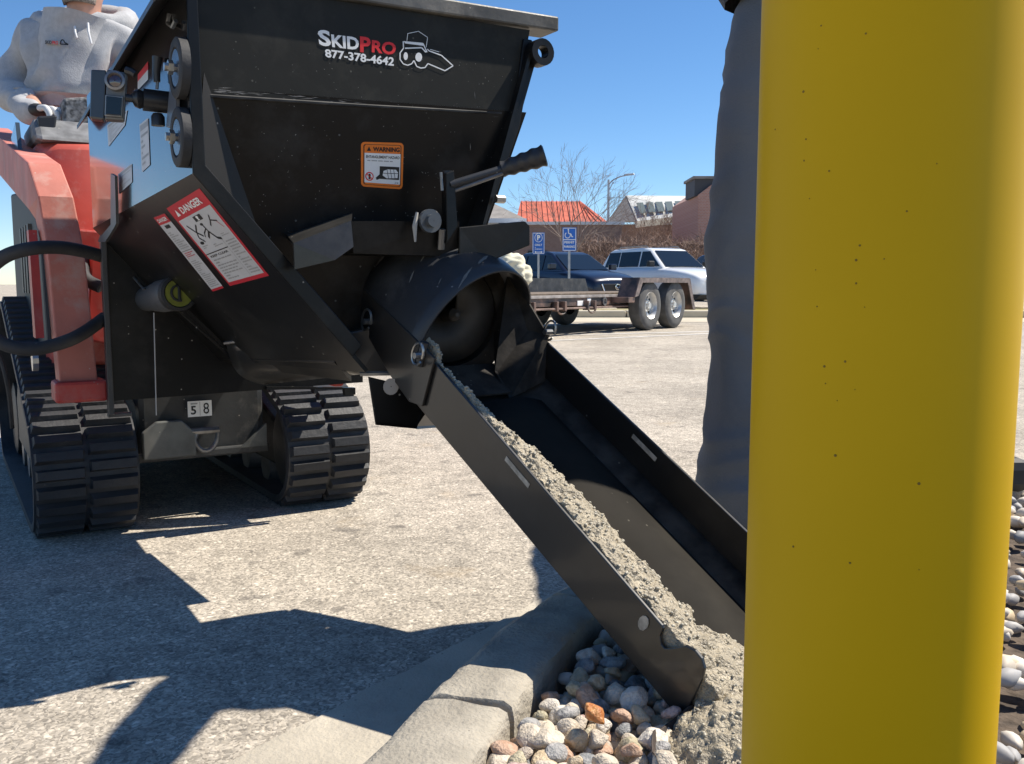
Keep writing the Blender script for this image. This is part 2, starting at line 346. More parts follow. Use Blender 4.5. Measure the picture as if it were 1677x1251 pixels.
def cloth(o, amp, k=7., seed=0.):                    # bake the skinned garment and fold it with stretched ridge noise
    dg = bpy.context.evaluated_depsgraph_get(); ev = o.evaluated_get(dg); me = bpy.data.meshes.new_from_object(ev, depsgraph=dg)
    M4 = wm(o) if o.parent else Matrix()
    vn = [v.normal.copy() for v in me.vertices]
    for v, n in zip(me.vertices, vn):
        p = M4 @ v.co; wv_ = V((noise.noise(p*5), noise.noise(p*5+V((3, 1, 7))), noise.noise(p*5+V((8, 8, 1)))))*.10
        q = p+wv_+V((seed, 0, 0)); a = noise.noise(V((q.x*k*.55+q.z*k*.5, q.y*k*.5, q.z*k*1.25))); b = noise.noise(V((q.x*k*1.7, q.y*k*1.7, q.z*k*1.9+9)))
        v.co += n*amp*((1-abs(a)*2.6)*.75+b*.35-.3)
    o.modifiers.clear(); o.data = me; me.shade_smooth(); return o
def copytree(o, parent=None):
    c = o.copy(); COL.objects.link(c); c.parent = parent
    for ch in list(o.children): copytree(ch, c)
    return c

# ================================================================== SETTING
m = MB(); 
m.quadm([(-700, -60, 0), (700, -60, 0), (700, 1400, 0), (-700, 1400, 0)], [(0, 1, 2, 3)])
struct(m.ob('asphalt_ground', m_asphalt()))

ct = spline([(-.62, -.6), (-.42, .1), (-.30, .60), (-.162, 1.057), (-.06, 1.34), (.03, 1.56), (.14, 1.74), (.30, 1.93), (.55, 2.15), (1.0, 2.45), (2.2, 3.1), (5, 4.4)], 10) if False else None
cpts = [V((x, y, 0)) for x, y in [(-.62, -.6), (-.42, .1), (-.30, .60), (-.162, 1.057), (-.06, 1.34), (.03, 1.56), (.14, 1.74), (.30, 1.93), (.55, 2.15), (1.0, 2.45), (2.2, 3.1), (5, 4.4)]]
CT = spline(cpts, 10)
def ctn(i):
    d = (CT[min(i+1, len(CT)-1)]-CT[max(i-1, 0)]).normalized(); return V((-d.y, d.x, 0))   # towards the street
# gutter pan
go = [V((x, y, 0)) for x, y in [(-2.0, -1.0), (-1.4, -.14), (-.9, .575), (-.62, .98), (-.348, 1.37), (-.10, 1.727), (.145, 2.079), (.38, 2.32), (.75, 2.6), (1.4, 3.0), (2.6, 3.65), (5.2, 4.85)]]
GO = spline(go, 10)
mg = MB(); nn = min(len(GO), len(CT))
for i in range(nn-1):
    a = CT[i]+ctn(i)*.03; b = CT[i+1]+ctn(i+1)*.03
    w0 = noise.noise(GO[i]*14)*.012; w1 = noise.noise(GO[i+1]*14)*.012
    ga = GO[i]+V((w0, 0, 0)); gb = GO[i+1]+V((w1, 0, 0))
    mg.quadm([a+UP*.004, b+UP*.004, gb+UP*.004, ga+UP*.004], [(0, 1, 2, 3)])
struct(mg.ob('gutter_pavement', GUT))
# curb in sections with open joints
joints = [0, 16, 34, 52, 66, 82, 98, len(CT)-1]
croot = struct(empty('curb', (0, 0, 0)))
prof = [(.050, 0.0), (.044, .06), (.034, .098), (.024, .112), (.008, .120), (-.02, .1225), (-.06, .1235), (-.088, .122), (-.101, .116), (-.105, .10), (-.105, -.05)]
# joint of the photograph: across the curb near pixel (730,1135)-(880,1150)
jj = min(range(len(CT)), key=lambda i: (CT[i]-V((-.105, 1.235, 0))).length)
cuts = sorted(set([0, jj-22, jj, jj+20, jj+40, jj+58, len(CT)-1]))
cuts = [c for c in cuts if 0 <= c <= len(CT)-1]
for s0, s1 in zip(cuts, cuts[1:]):
    mc = MB(); rows = []
    P = []
    for i in range(s0, s1+1):
        p = CT[i].copy()
        if i == s0: p = p.lerp(CT[i+1], .13)
        if i == s1: p = p.lerp(CT[i-1], .13)
        P.append((p, ctn(i)))
    # refine ends: rounded arris
    def row(p, nrm, sc):
        out = []
        for (o_, z) in prof:
            q = p+nrm*(o_*(1 if sc == 1 else .93))+UP*(z*sc if z > 0 else z)
            q += V((noise.noise(q*9), noise.noise(q*9+V((5, 5, 5))), noise.noise(q*11+V((9, 0, 0)))))*.0045+V((0, 0, noise.noise(q*60)*.0022+min(0, noise.noise(q*28+V((4, 4, 4)))+.25)*.012)) if z > .02 else V()
            out.append(q)
        return out
    R_ = [row(P[0][0], P[0][1], .93)]+[row(P[0][0].lerp(P[1][0], .25), P[0][1], 1)]
    for p, nr in P[1:-1]: R_.append(row(p, nr, 1))
    R_ += [row(P[-1][0].lerp(P[-2][0], .25), P[-1][1], 1), row(P[-1][0], P[-1][1], .93)]
    k = len(prof); vs = [q for r_ in R_ for q in r_]
    fs = [(a*k+b, a*k+b+1, (a+1)*k+b+1, (a+1)*k+b) for a in range(len(R_)-1) for b in range(k-1)]
    fs += [tuple(range(k)), tuple((len(R_)-1)*k+b for b in range(k))]
    mc.quadm(vs, fs); mc.ob('curb_section', CURB, croot, smooth=True, angle=50)
# planting bed soil behind curb
ms = MB()
for i in range(len(CT)-1):
    a = CT[i]-ctn(i)*.11; b = CT[i+1]-ctn(i+1)*.11
    ms.quadm([V((a.x, a.y, .055)), V((b.x, b.y, .055)), V((b.x+6, b.y-3, .055)), V((a.x+6, a.y-3, .055))], [(0, 1, 2, 3)])
bed = struct(ms.ob('planting_bed_soil', SOIL))

# ------------------------------------------------------------------ river stones
stone_cols = [((.46, .39, .30), (.66, .58, .47)), ((.36, .30, .24), (.55, .47, .38)), ((.24, .24, .235), (.44, .42, .40)), ((.52, .40, .25), (.66, .54, .37)),
              ((.40, .24, .155), (.55, .38, .27)), ((.17, .18, .185), (.34, .34, .34)), ((.42, .29, .25), (.60, .46, .41)), ((.58, .52, .44), (.74, .68, .59)), ((.33, .29, .19), (.52, .46, .32))]
SM = [mat('river_stone_%s' % 'abcdefghi'[i], a, .62, col2=b, vs=1.2+i*.3, bump=.5, bs=5) for i, (a, b) in enumerate(stone_cols)]
OSTONE = mat('rust_orange_stone', (.42, .13, .03), .5, col2=(.55, .26, .09), vs=2, bump=.4, bs=4)
def stone_mesh(i, sub=3):
    bm = bmesh.new(); bmesh.ops.create_icosphere(bm, subdivisions=sub, radius=1); r = random.Random(i); of = V((i*7.3, i*3.1, i))
    sx, sy, sz = r.uniform(.85, 1.3), r.uniform(.7, .95), r.uniform(.55, .78)
    cutn = [V((r.gauss(0, 1), r.gauss(0, 1), r.gauss(0, 1))).normalized() for _ in range(9)]
    for v in bm.verts:
        p = v.co.copy()
        for c in cutn:
            d = p.dot(c)
            if d > .70: p -= c*(d-.70)*.9
        p *= 1+.13*noise.noise(p*1.2+of)+.05*noise.noise(p*3+of); v.co = V((p.x*sx, p.y*sy, p.z*sz))
    me = bpy.data.meshes.new('stone'); bm.to_mesh(me); bm.free(); me.materials.append(None); me.shade_smooth(); return me
SMESH = [stone_mesh(i) for i in range(16)]
def in_bed(p, marg=.0):
    i = min(range(len(CT)), key=lambda k: (CT[k]-V((p.x, p.y, 0))).length)
    return (V((p.x, p.y, 0))-CT[i]).dot(-ctn(i)) > .108+marg
def put_stone(p, s, mt, lab=None):
    o = bpy.data.objects.new('stone', random.choice(SMESH)); COL.objects.link(o); o.parent = bed
    o.location = p; o.scale = (s, s, s); o.rotation_euler = (random.uniform(-.5, .5), random.uniform(-.5, .5), random.uniform(0, 6.28))
    o.material_slots[0].link = 'OBJECT'; o.material_slots[0].material = mt
    if lab: o['label'] = lab
    return o
cand = []
for lay, (zz, sp, keep) in enumerate(((.068, .027, 1.), (.086, .029, 1.), (.100, .034, .8))):
    y = .95
    while y < 1.95:
        x = -.12
        while x < .56:
            p = V((x+random.uniform(-.3, .3)*sp+(lay*.5)*sp, y+random.uniform(-.3, .3)*sp, zz+random.uniform(-.006, .006)))
            if random.random() < keep and in_bed(p, .015) and not (V((p.x, p.y))-V((.31, 1.14))).length < .105 and not (V((p.x, p.y))-V((.264, .657))).length < .11:
                cand.append((p, random.choice((.011, .013, .015, .017, .019, .022))*(1.08 if lay else 1.)))
            x += sp
        y += sp
vis = [c for c in cand if (c[0].x/c[0].y < .27) and c[0].y > 1.0 and in_bed(c[0])]
rest = [c for c in cand if c not in vis]
random.shuffle(vis)
vis.sort(key=lambda c: c[0].y-c[0].z*8)
nv = 0
for p, s in vis[:300]:
    put_stone(p, s, random.choice(SM+[SM[0], SM[7], SM[3], SM[0]])); nv += 1
po = G(974, 1170, .135); put_stone(po, .0185, OSTONE, 'round rust-orange river stone lying among the paler ones')
rest += vis[300:]
for k in range(1900):
    p = V((random.uniform(.5, 2.3), random.uniform(.9, 3.1), .07+random.random()*.035))
    if in_bed(p) and p.x/p.y > .5 and (p.x, p.y) : rest.append((p, random.uniform(.016, .028)))
ic = stone_mesh(77, 2); iv = [v.co.copy() for v in ic.vertices]; ifc = [tuple(p.vertices) for p in ic.polygons]
mgv = [MB() for _ in range(4)]
for q, (p, s) in enumerate(rest):
    rt = Matrix.Rotation(random.uniform(0, 6.28), 3, 'Z') @ Matrix.Rotation(random.uniform(-.5, .5), 3, 'X')
    mgv[q % 4].quadm([p+rt @ (v*s) for v in iv], ifc)
gr = stuff(mgv[0].ob('river_gravel', SM[0], None, smooth=True, angle=0))
for k, mm_ in ((1, SM[3]), (2, SM[2]), (3, SM[7])): stuff(mgv[k].ob('river_gravel', mm_, None, smooth=True, angle=0))

# ================================================================== BACKGROUND
BG = lambda px, d, z=0.: V(((px-CX)/FP*d, d, z))
ZV = lambda v, d: HC+(HOR-v)/FP*d
# far kerb and verge
def sheet(pts, z, name, mt): return struct(MB().quadm([V((p[0], p[1], z)) for p in pts], [tuple(range(len(pts)))]).ob(name, mt))
kc = struct(empty('far_curb', (0, 0, 0)))
FARC = mat('far_curb_concrete', (.50, .44, .33), .9, var=.12, vs=2)
for i in range(-8, 14):
    a = i*2.4; MB().slab([(a, 19.2-.02*a, 0), (a+2.38, 19.2-.02*(a+2.38), 0), (a+2.38, 19.6-.02*(a+2.38), 0), (a, 19.6-.02*a, 0)], UP*.15).ob('curb_section', FARC, kc, bevel=.03)
sheet([(-22, 20.05), (36, 18.9), (36, 21.2), (-22, 22.2)], .12, 'verge_ground', GRASS)
a, b = G(893, 559), G(1300, 541); dd = V((0, .10, 0))
struct(MB().quadm([p+UP*.004 for p in (a, b, b+dd*1.6, a+dd)], [(0, 1, 2, 3)]).ob('parking_line_marking', PAINTW))
a, b = G(905, 550), G(1180, 543)
struct(MB().quadm([p+UP*.004 for p in (a, b, b+dd*1.6, a+dd)], [(0, 1, 2, 3)]).ob('parking_line_marking', PAINTW))
# pale concrete apron before the far kerb
sheet([(-22, 17.3), (36, 16.3), (36, 18.76), (-22, 19.62)], .005, 'far_gutter_pavement', FARC)

# buildings
BRICK = m_brick('brown_brick', (.20, .11, .085), (.25, .15, .12), (.3, .27, .24), 4.0)
BRICKR = m_brick('salmon_brick', (.42, .20, .15), (.48, .25, .19), (.45, .4, .36), 3.0)
ROOFR = mat('red_tile_roof', (.50, .12, .07), .8, var=.2, vs=1.5, bump=.3, bs=6)
ROOFG = mat('grey_shingle_roof', (.25, .23, .21), .9, var=.15, vs=2)
SIDW = mat('white_siding', (.60, .62, .64), .7, var=.04)
WGL = mat('window_glass_far', (.05, .07, .09), .1, spec=.8)
CLG = mat('clerestory_panel', (.62, .62, .58), .6, var=.08, vs=.6)
def gable(px0, px1, d, zb, zr, depth, wallm, roofm, over=.4):
    pass
# white house with grey hip roof
h = empty('white_house', BG(800, 60), 0, 'white sided house with a grey roof left of the red tiled roof', 'house')
x0, x1 = BG(740, 60).x, BG(848, 60).x; ze = ZV(361, 60)
MB().box(((x0+x1)/2, 64, ze/2), (x1-x0, 8, ze)).ob('wall', SIDW, h)
rp = MB(); rp.hexa([V((x0-.4, 59.5, ze)), V((x1+.5, 59.5, ze)), V((x1+.5, 68.5, ze)), V((x0-.4, 68.5, ze))], [V((x0+1.5, 63, ZV(326, 60))), V((x1-1.9, 63, ZV(326, 60))), V((x1-1.9, 64.5, ZV(326, 60))), V((x0+1.5, 64.5, ZV(326, 60)))]); rf = rp.ob('roof', ROOFG, h)
MB().box(((x0+x1)/2+.05, 59.45, ze-.12), (x1-x0+1, .12, .28)).ob('fascia', SIDW, rf)
wx = BG(826, 60).x
wd = MB().box((wx, 59.97, ZV(377, 60)), (.9, .06, 1.0)).ob('window', SIDW, h); MB().box((wx, 59.93, ZV(377, 60)), (.74, .04, .84)).ob('pane', WGL, wd)
# red roof building
h = empty('red_roofed_building', BG(915, 66), 0, 'low building with a red tiled hip roof and white eave', 'building')
x0, x1 = BG(851, 66).x, BG(988, 66).x; ze, zt = ZV(366, 66), ZV(330, 66)
MB().box(((x0+x1)/2, 71, ze/2), (x1-x0, 9.6, ze)).ob('wall', SIDW, h)
rp = MB(); rp.hexa([V((x0-.3, 65.6, ze)), V((x1+.2, 65.6, ze)), V((x1+.2, 76.4, ze)), V((x0-.3, 76.4, ze))], [V((x0+.1, 70, zt+.25)), V((x1-1.4, 70, zt+.25)), V((x1-1.4, 72, zt+.25)), V((x0+.1, 72, zt+.25))]); rf = rp.ob('roof', ROOFR, h)
MB().box(((x0+x1)/2, 65.55, ze-.13), (x1-x0+.6, .14, .26)).ob('fascia', SIDW, rf)
for i in range(16):
    xx = x0+(x1-x0)*(i+.5)/16
    a = V((xx, 65.6, ze+.04)); b = V((min(xx, x1-1.5), 70, zt+.30))
    MB().tube([a, b], .03, 5).ob('roof_tile_ridge', ROOFR, rf)
# brown brick building
h = empty('brown_brick_building', BG(940, 52), 0, 'flat roofed brown brick building behind the parking signs', 'building')
x0, x1 = BG(840, 52).x, BG(1016, 52).x; ze = ZV(370, 52)
MB().box(((x0+x1)/2, 56, ze/2), (x1-x0, 8, ze)).ob('wall', BRICK, h)
MB().box(((x0+x1)/2, 56, ze+.09), (x1-x0+.3, 8.3, .17)).ob('coping', SIDW, h)
for px in (880, 958, 985):
    xx = BG(px, 52).x; wd = MB().box((xx, 51.98, 1.9), (1.1, .08, 1.3)).ob('window', TRIM, h); MB().box((xx, 51.93, 1.9), (.95, .05, 1.15)).ob('pane', WGL, wd)
# clerestory building
h = empty('clerestory_building', BG(1070, 78), 0, 'grey building with a sloping white framed clerestory of dark panes', 'building')
def cp(u, v, d): return V(((u-CX)/FP*d, d, ZV(v, d)))
A, B, C_, D_ = cp(1041, 364, 76), cp(1140, 352, 74), cp(1136, 324, 80), cp(1023, 323, 82)
MB().slab([A, B, C_, D_], V((0, .6, -.5))).ob('sloping_frame', CLG, h)
for i in range(6):
    for j in range(1):
        u0, u1 = .09+i*.145, .09+i*.145+.105; nrm = (B-A).cross(D_-A).normalized(); nrm = -nrm if nrm.y > 0 else nrm
        q = lambda u, v: A.lerp(B, u).lerp(D_.lerp(C_, u), v)+nrm*.22
        MB().slab([q(u0, .16), q(u1, .16), q(u1, .58), q(u0, .58)], nrm*.04).ob('pane', mat('green_grey_pane', (.16, .18, .15), .3), h)
MB().slab([A+V((0, .1, 0)), D_+V((0, .1, 0)), cp(992, 366, 80)], V((0, 1, 0))).ob('side_roof', ROOFG, h)
MB().box((BG(1068, 82).x, 86, ZV(366, 80)/2), (8.6, 7, ZV(366, 80))).ob('wall', BRICK, h)
# right brick building
h = empty('salmon_brick_building', BG(1180, 50), 0, 'salmon brick building with a dark rooftop box beside the right person', 'building')
MB().slab([cp(1139, 420, 50), cp(1139, 322, 50), cp(1160, 306, 50), cp(1330, 300, 50), cp(1330, 455, 50), cp(1139, 455, 50)], V((0, 8, 0))).ob('wall', BRICKR, h)
MB().box((BG(1175, 49).x, 51.5, ZV(309, 50)), (2.3, 2.6, .95)).ob('rooftop_box', mat('dark_roof_box', (.06, .06, .065), .7), h)
MB().box((BG(1175, 49).x, 51.5, ZV(294, 50)), (2.5, 2.8, .14)).ob('coping', ROOFG, h)
# hedge mass of brown twigs
hm = MB(); rh = random.Random(3)
for i in range(9000):
    px = rh.uniform(940, 1175); d = rh.uniform(41, 46); p = BG(px, d); top = ZV(rh.uniform(372, 386)-8*noise.noise(V((px*.03, 0, 0))), d)
    z0 = rh.uniform(0, top*.85); L_ = rh.uniform(.25, .8); dv = V((rh.gauss(0, .9), rh.gauss(0, .9), .8)).normalized()*L_
    a = V((p.x, p.y, z0)); b = a+dv; b.z = min(b.z, top+.15); sd = V((rh.uniform(-1, 1), rh.uniform(-1, 1), .3)).normalized()*rh.uniform(.012, .04)
    hm.quadm([a-sd*.5, a+sd*.5, b], [(0, 1, 2)])
stuff(hm.ob('hedge_twigs', TWIG)); 
mb_ = MB(); mb_.box((BG(1060, 46).x, 47, 1.35), (8.4, 1.2, 2.7)); 
hcore = tagt(mb_.ob('hedge', mat('hedge_core', (.13, .085, .065), 1, var=.6, vs=2.5, bump=1, bs=5)), 'dense brown leafless hedge behind the white parked car', 'hedge')
hcore.modifiers.new('s', 'SUBSURF').subdivision_type = 'SIMPLE'; hcore.modifiers[0].levels = 5; hcore.modifiers[0].render_levels = 5
tx = bpy.data.textures.new('hc', 'CLOUDS'); tx.noise_scale = .5; k = hcore.modifiers.new('d', 'DISPLACE'); k.texture = tx; k.strength = .7; k.texture_coords = 'GLOBAL'
# bare trees
def bare_tree(px, d, hgt, label, spread=.5, seed=1, mt=BARK, trunk=.12, group=None, lean=0):
    r = random.Random(seed); base = BG(px, d)
    root = empty('bare_tree', base, 0, label, 'tree', group)
    tr = MB(); cr = MB(); tr.tube([base, base+V((lean*.1, 0, hgt*.15)), base+V((lean*.3, 0, hgt*.30))], [trunk, trunk*.8, trunk*.62], 7)
    def br(p, dr, L_, rad, lv):
        q = p; pts = [p]; dcur = dr
        for _ in range(3):
            dcur = (dcur+V((r.gauss(0, .1), r.gauss(0, .1), r.gauss(.04, .06)))).normalized(); q = q+dcur*L_/3; pts.append(q)
        cr.tube(pts, [rad, rad*.85, rad*.7, rad*.5], 4 if lv > 1 else 5, cap=False)
        if lv >= 5: return
        for k in range(r.choice((2, 3)) if lv else 3):
            ax = V((r.gauss(0, 1), r.gauss(0, 1), 0)).normalized(); nd = (Quaternion(ax, r.uniform(.25, .25+spread)) @ dcur).normalized()
            br(pts[r.choice((2, 3, 3))], nd, L_*r.uniform(.62, .85), max(rad*.55, .0045*d/35), lv+1)
    for k in range(6):
        a = k*1.05+r.uniform(-.3, .3); el = r.uniform(.9, 1.35)
        br(base+V((lean*.3, 0, hgt*r.uniform(.2, .3))), V((cos(a)*cos(el)+lean*.2, sin(a)*cos(el), sin(el))).normalized(), hgt*.235, trunk*.42, 0)
    tr.ob('trunk', mt, root, smooth=True); stuff(cr.ob('crown', mt, root))
    return root
bare_tree(922, 34, 5.6, 'tall pale bare tree with spreading branches behind the parking signs', .45, 5, BARK, .085, lean=.8)
bare_tree(975, 58, 5.6, 'small bare tree just left of the lamp post', .5, 8, BARK, .08)
bare_tree(1058, 62, 6.4, 'bare tree in front of the white clerestory, left of its twin', .5, 9, TWIG, .09)
bare_tree(1108, 62, 6.2, 'bare tree at the right end of the white clerestory', .5, 12, TWIG, .09)
# lamp post
lp = empty('street_lamp', BG(994, 60), 0, 'tall grey parking lot lamp with a curved arm reaching right', 'street lamp')
b = BG(994, 60); zt = ZV(298, 60)
MB().tube([b, b+UP*zt], [.13, .075], 10).ob('pole', GALV, lp, smooth=True)
MB().tube(spline([b+UP*(zt-.35), b+V((.25, 0, zt-.05)), b+V((.8, 0, zt+.2)), b+V((1.35, 0, zt+.3))], 5), .04, 6).ob('arm', GALV, lp, smooth=True)
MB().tube([b+V((0, 0, zt-.75)), b+V((.3, 0, zt-.15))], .03, 6).ob('brace', GALV, lp)
MB().hexa([b+V((1.0, -.15, zt+.24)), b+V((1.65, -.15, zt+.30)), b+V((1.65, .15, zt+.30)), b+V((1.0, .15, zt+.24))], [b+V((1.0, -.1, zt+.36)), b+V((1.6, -.1, zt+.4)), b+V((1.6, .1, zt+.4)), b+V((1.0, .1, zt+.36))]).ob('lamp_head', GALV, lp, bevel=.02)

# ------------------------------------------------------------------ cars
def car(name, label, px, d, heading, paint, P, group='vehicles parked across the lot'):
    root = empty(name, BG(px, d), math.atan2(heading[1], heading[0]), label, P['cat'], group)
    Lh, W = P['len']/2, P['w']/2; zb, hood, zr = .28, P['hood'], P['h']
    mw = Matrix.LocRotScale(root.location, root.rotation_euler, None)
    T = lambda x, y, z: mw @ V((x, y, z))
    secs = [(-Lh, .45, .92*hood, .78), (-Lh+.12, .32, hood+.02, .92), (-Lh*.6, .26, hood+.06, 1), (0, .24, hood+.04, 1), (Lh*.38, .24, hood+.02, 1), (Lh*.6, .26, hood-.02, .99), (Lh*.85, .28, hood-.11, .94), (Lh-.06, .32, hood-.22, .84), (Lh, .42, hood-.33, .74)]
    mb = MB(); rows = []
    for x, lo, hi, wf in secs:
        wv = W*wf; half = [(0, lo), (wv*.8, lo), (wv*.96, lo+.10), (wv, (lo+hi)/2-.03), (wv*.985, hi-.17), (wv*.93, hi-.06), (wv*.82, hi-.012), (wv*.4, hi+.02), (0, hi+.025)]
        rows.append([T(x, y, z) for y, z in half]+[T(x, -y, z) for y, z in half[-2:0:-1]])
    n = len(rows[0]); vs = [q for r_ in rows for q in r_]
    fs = [(i*n+k, i*n+(k+1) % n, (i+1)*n+(k+1) % n, (i+1)*n+k) for i in range(len(rows)-1) for k in range(n)]+[tuple(range(n)), tuple((len(rows)-1)*n+k for k in range(n))]
    mb.quadm(vs, fs); body = mb.ob('body', paint, root, smooth=True, angle=60)
    k = body.modifiers.new('s', 'SUBSURF'); k.levels = 2; k.render_levels = 2
    # cabin
    xb0, xb1, xt0, xt1 = P['cab']; zb_ = hood-.05; ins = .87; it = .69
    prof_ = [(xb0, zb_, ins), (xt0, zr-.07, it+.02), (xt0-.22, zr-.015, it), (-.35, zr, it), (xt1+.2, zr-.02, it), (xt1, zr-.10, it+.01), (xb1, zb_, ins)]
    vs = [T(x, y*W*f_, z) for y in (1, -1) for x, z, f_ in prof_]; q = len(prof_)
    fs = [tuple(range(q)), tuple(range(q, 2*q))]+[(i, i+1, q+i+1, q+i) for i in range(q-1)]
    MB().quadm(vs, fs).ob('cabin', paint, root, bevel=.06, smooth=True)
    def sidep(x, t, sgn):   # point on slanted side, t 0 belt .. 1 roof
        z = zb_+(zr-.03-zb_)*t; return T(x, sgn*(W*(ins+(it-ins)*t)+.006), z)
    for sgn in (1, -1):
        for wa, wb in P['wins']:
            t0, t1 = .16, .86
            def xc(x, t): # clip to slanted pillars
                xf = xb0+(xt0-xb0)*t-.13; xr = xb1+(xt1-xb1)*t+.12; return max(xr, min(xf, x))
            a, b_, c_, e_ = [sidep(xc(x, t), t, sgn) for x, t in ((wa, t0), (wb, t0), (wb, t1), (wa, t1))]
            off = (T(0, sgn*.012, 0)-T(0, 0, 0))
            MB().slab([a, b_, c_, e_], off).ob('window', GLASS, root)
        mr_ = MB().box(T(xb0-.38, sgn*(W+.10), hood+.12), (.14, .22, .17), [(mw.to_3x3() @ V(a_)) for a_ in ((1, 0, 0), (0, 1, 0), (0, 0, 1))]).ob('mirror', P.get('mir', paint), root, bevel=.03)
        for xw in (Lh*.60, -Lh*.58):
            c = T(xw, sgn*(W-.10), .36); ax = (mw.to_3x3() @ V((0, sgn, 0)))
            MB().lathe(c, ax, [(-.1, .30), (.115, .42), (.118, .40), (.02, .30)], 24).ob('wheel_arch', TRIM, root, smooth=True)
            wh = MB().lathe(c, ax, [(-.1, .2), (-.1, .33), (-.05, .36), (.08, .36), (.125, .33), (.125, .22)], 24).ob('wheel', CTYRE, root, smooth=True)
            MB().lathe(c, ax, [(.10, .23), (.13, .22), (.08, .19), (.07, .08), (.12, .05), (.12, .001)], 20).ob('rim', CRIM, wh, smooth=True)
        hl = MB().hexa([T(Lh-.02, sgn*W*.42, hood-.40), T(Lh-.30, sgn*W*.90, hood-.40), T(Lh-.42, sgn*W*.88, hood-.38), T(Lh-.2, sgn*W*.42, hood-.40)],
                       [T(Lh-.05, sgn*W*.42, hood-.29), T(Lh-.30, sgn*W*.88, hood-.27), T(Lh-.42, sgn*W*.86, hood-.27), T(Lh-.2, sgn*W*.42, hood-.29)]).ob('headlight', LAMPG, root, bevel=.01)
    # windscreen
    ww = lambda t: W*(ins+(it+.02-ins)*t)-.10
    f = lambda t, s_: T(xb0+(xt0-xb0)*t+.012, s_*ww(t), zb_+(zr-.07-zb_)*t+.008)
    MB().slab([f(.14, 1), f(.14, -1), f(.93, -1), f(.93, 1)], (T(.012, 0, .008)-T(0, 0, 0))).ob('windscreen', GLASS, root)
    f = lambda t, s_: T(xb1+(xt1-xb1)*t-.012, s_*ww(t), zb_+(zr-.10-zb_)*t+.008)
    MB().slab([f(.2, 1), f(.2, -1), f(.9, -1), f(.9, 1)], (T(-.012, 0, .008)-T(0, 0, 0))).ob('rear_window', GLASS, root)
    # grille, bumper
    gz = hood-.46
    gl = MB().hexa([T(Lh-.04, -.34*W, gz-.24), T(Lh-.04, .34*W, gz-.24), T(Lh-.3, .34*W, gz-.24), T(Lh-.3, -.34*W, gz-.24)], [T(Lh+.025, -.52*W, gz+.10), T(Lh+.025, .52*W, gz+.10), T(Lh-.3, .52*W, gz+.10), T(Lh-.3, -.52*W, gz+.10)]).ob('grille', TRIM, root, bevel=.01)
    MB().tube([T(Lh+.02, -.55*W, gz+.10), T(Lh-.01, -.36*W, gz-.24), T(Lh-.01, .36*W, gz-.24), T(Lh+.02, .55*W, gz+.10)], .018, 6).ob('grille_trim', CHROME, gl, smooth=True)
    if P.get('badge'):
        em = MB(); c = T(Lh+.04, 0, gz+.02); yy = mw.to_3x3() @ V((0, 1, 0))
        em.tube([c+yy*(.085*cos(a_*.4))+UP*(.07*sin(a_*.4)) for a_ in range(17)], .011, 5)
        em.tube([c-yy*.075+UP*.03, c-yy*.03-UP*.01, c-UP*.035, c+yy*.03-UP*.01, c+yy*.075+UP*.03], .01, 5)
        em.ob('emblem', CHROME, gl, smooth=True)
    MB().hexa([T(Lh-.10, -.8*W, .27), T(Lh-.10, .8*W, .27), T(Lh-.5, .95*W, .24), T(Lh-.5, -.95*W, .24)], [T(Lh+.03, -.74*W, .40), T(Lh+.03, .74*W, .40), T(Lh-.5, .97*W, .42), T(Lh-.5, -.97*W, .42)]).ob('bumper_lip', TRIM, root, bevel=.02)
    if P.get('rails'):
        for sgn in (1, -1):
            MB().tube([T(-.1, sgn*W*.62, zr), T(-.2, sgn*W*.63, zr+.05), T(xt1+.5, sgn*W*.63, zr+.04), T(xt1+.35, sgn*W*.62, zr-.02)], .018, 6).ob('roof_rail', GREYS, root)
    return root
hd = (.5, -.866)
SUVN = dict(cat='car', len=4.55, w=1.84, h=1.62, hood=1.06, cab=(1.05, -2.1, .05, -1.65), wins=[(-1.75, -1.18), (-1.12, -.22), (-.14, .95)], badge=1)
SUVW = dict(cat='car', len=4.85, w=1.95, h=1.80, hood=1.17, cab=(1.0, -2.3, .15, -1.95), wins=[(-2.0, -1.32), (-1.26, -.3), (-.22, .95)], rails=1, mir=TRIM)
SED = dict(cat='car', len=4.7, w=1.83, h=1.47, hood=.98, cab=(.95, -1.95, .1, -1.2), wins=[(-1.1, -.22), (-.14, .9)])
PICK = dict(cat='car', len=5.2, w=1.95, h=1.9, hood=1.2, cab=(1.0, -2.3, .15, -1.95), wins=[(-1.26, -.3), (-.22, .95)])
car('parked_car', 'navy blue crossover with chrome winged grille, parked behind the trailer', 932, 26.3, hd, NAVY, SUVN)
car('parked_car', 'white sport utility vehicle with roof rails, right of the navy crossover', 1088, 28.2, hd, CWHITE, SUVW)
car('parked_car', 'dark sedan parked left of the navy crossover, mostly behind the cream sack', 775, 27.5, hd, DCAR, SED)
car('parked_car', 'dark tall vehicle seen past the white sport utility vehicle, far right', 1215, 37, hd, DCAR, PICK)

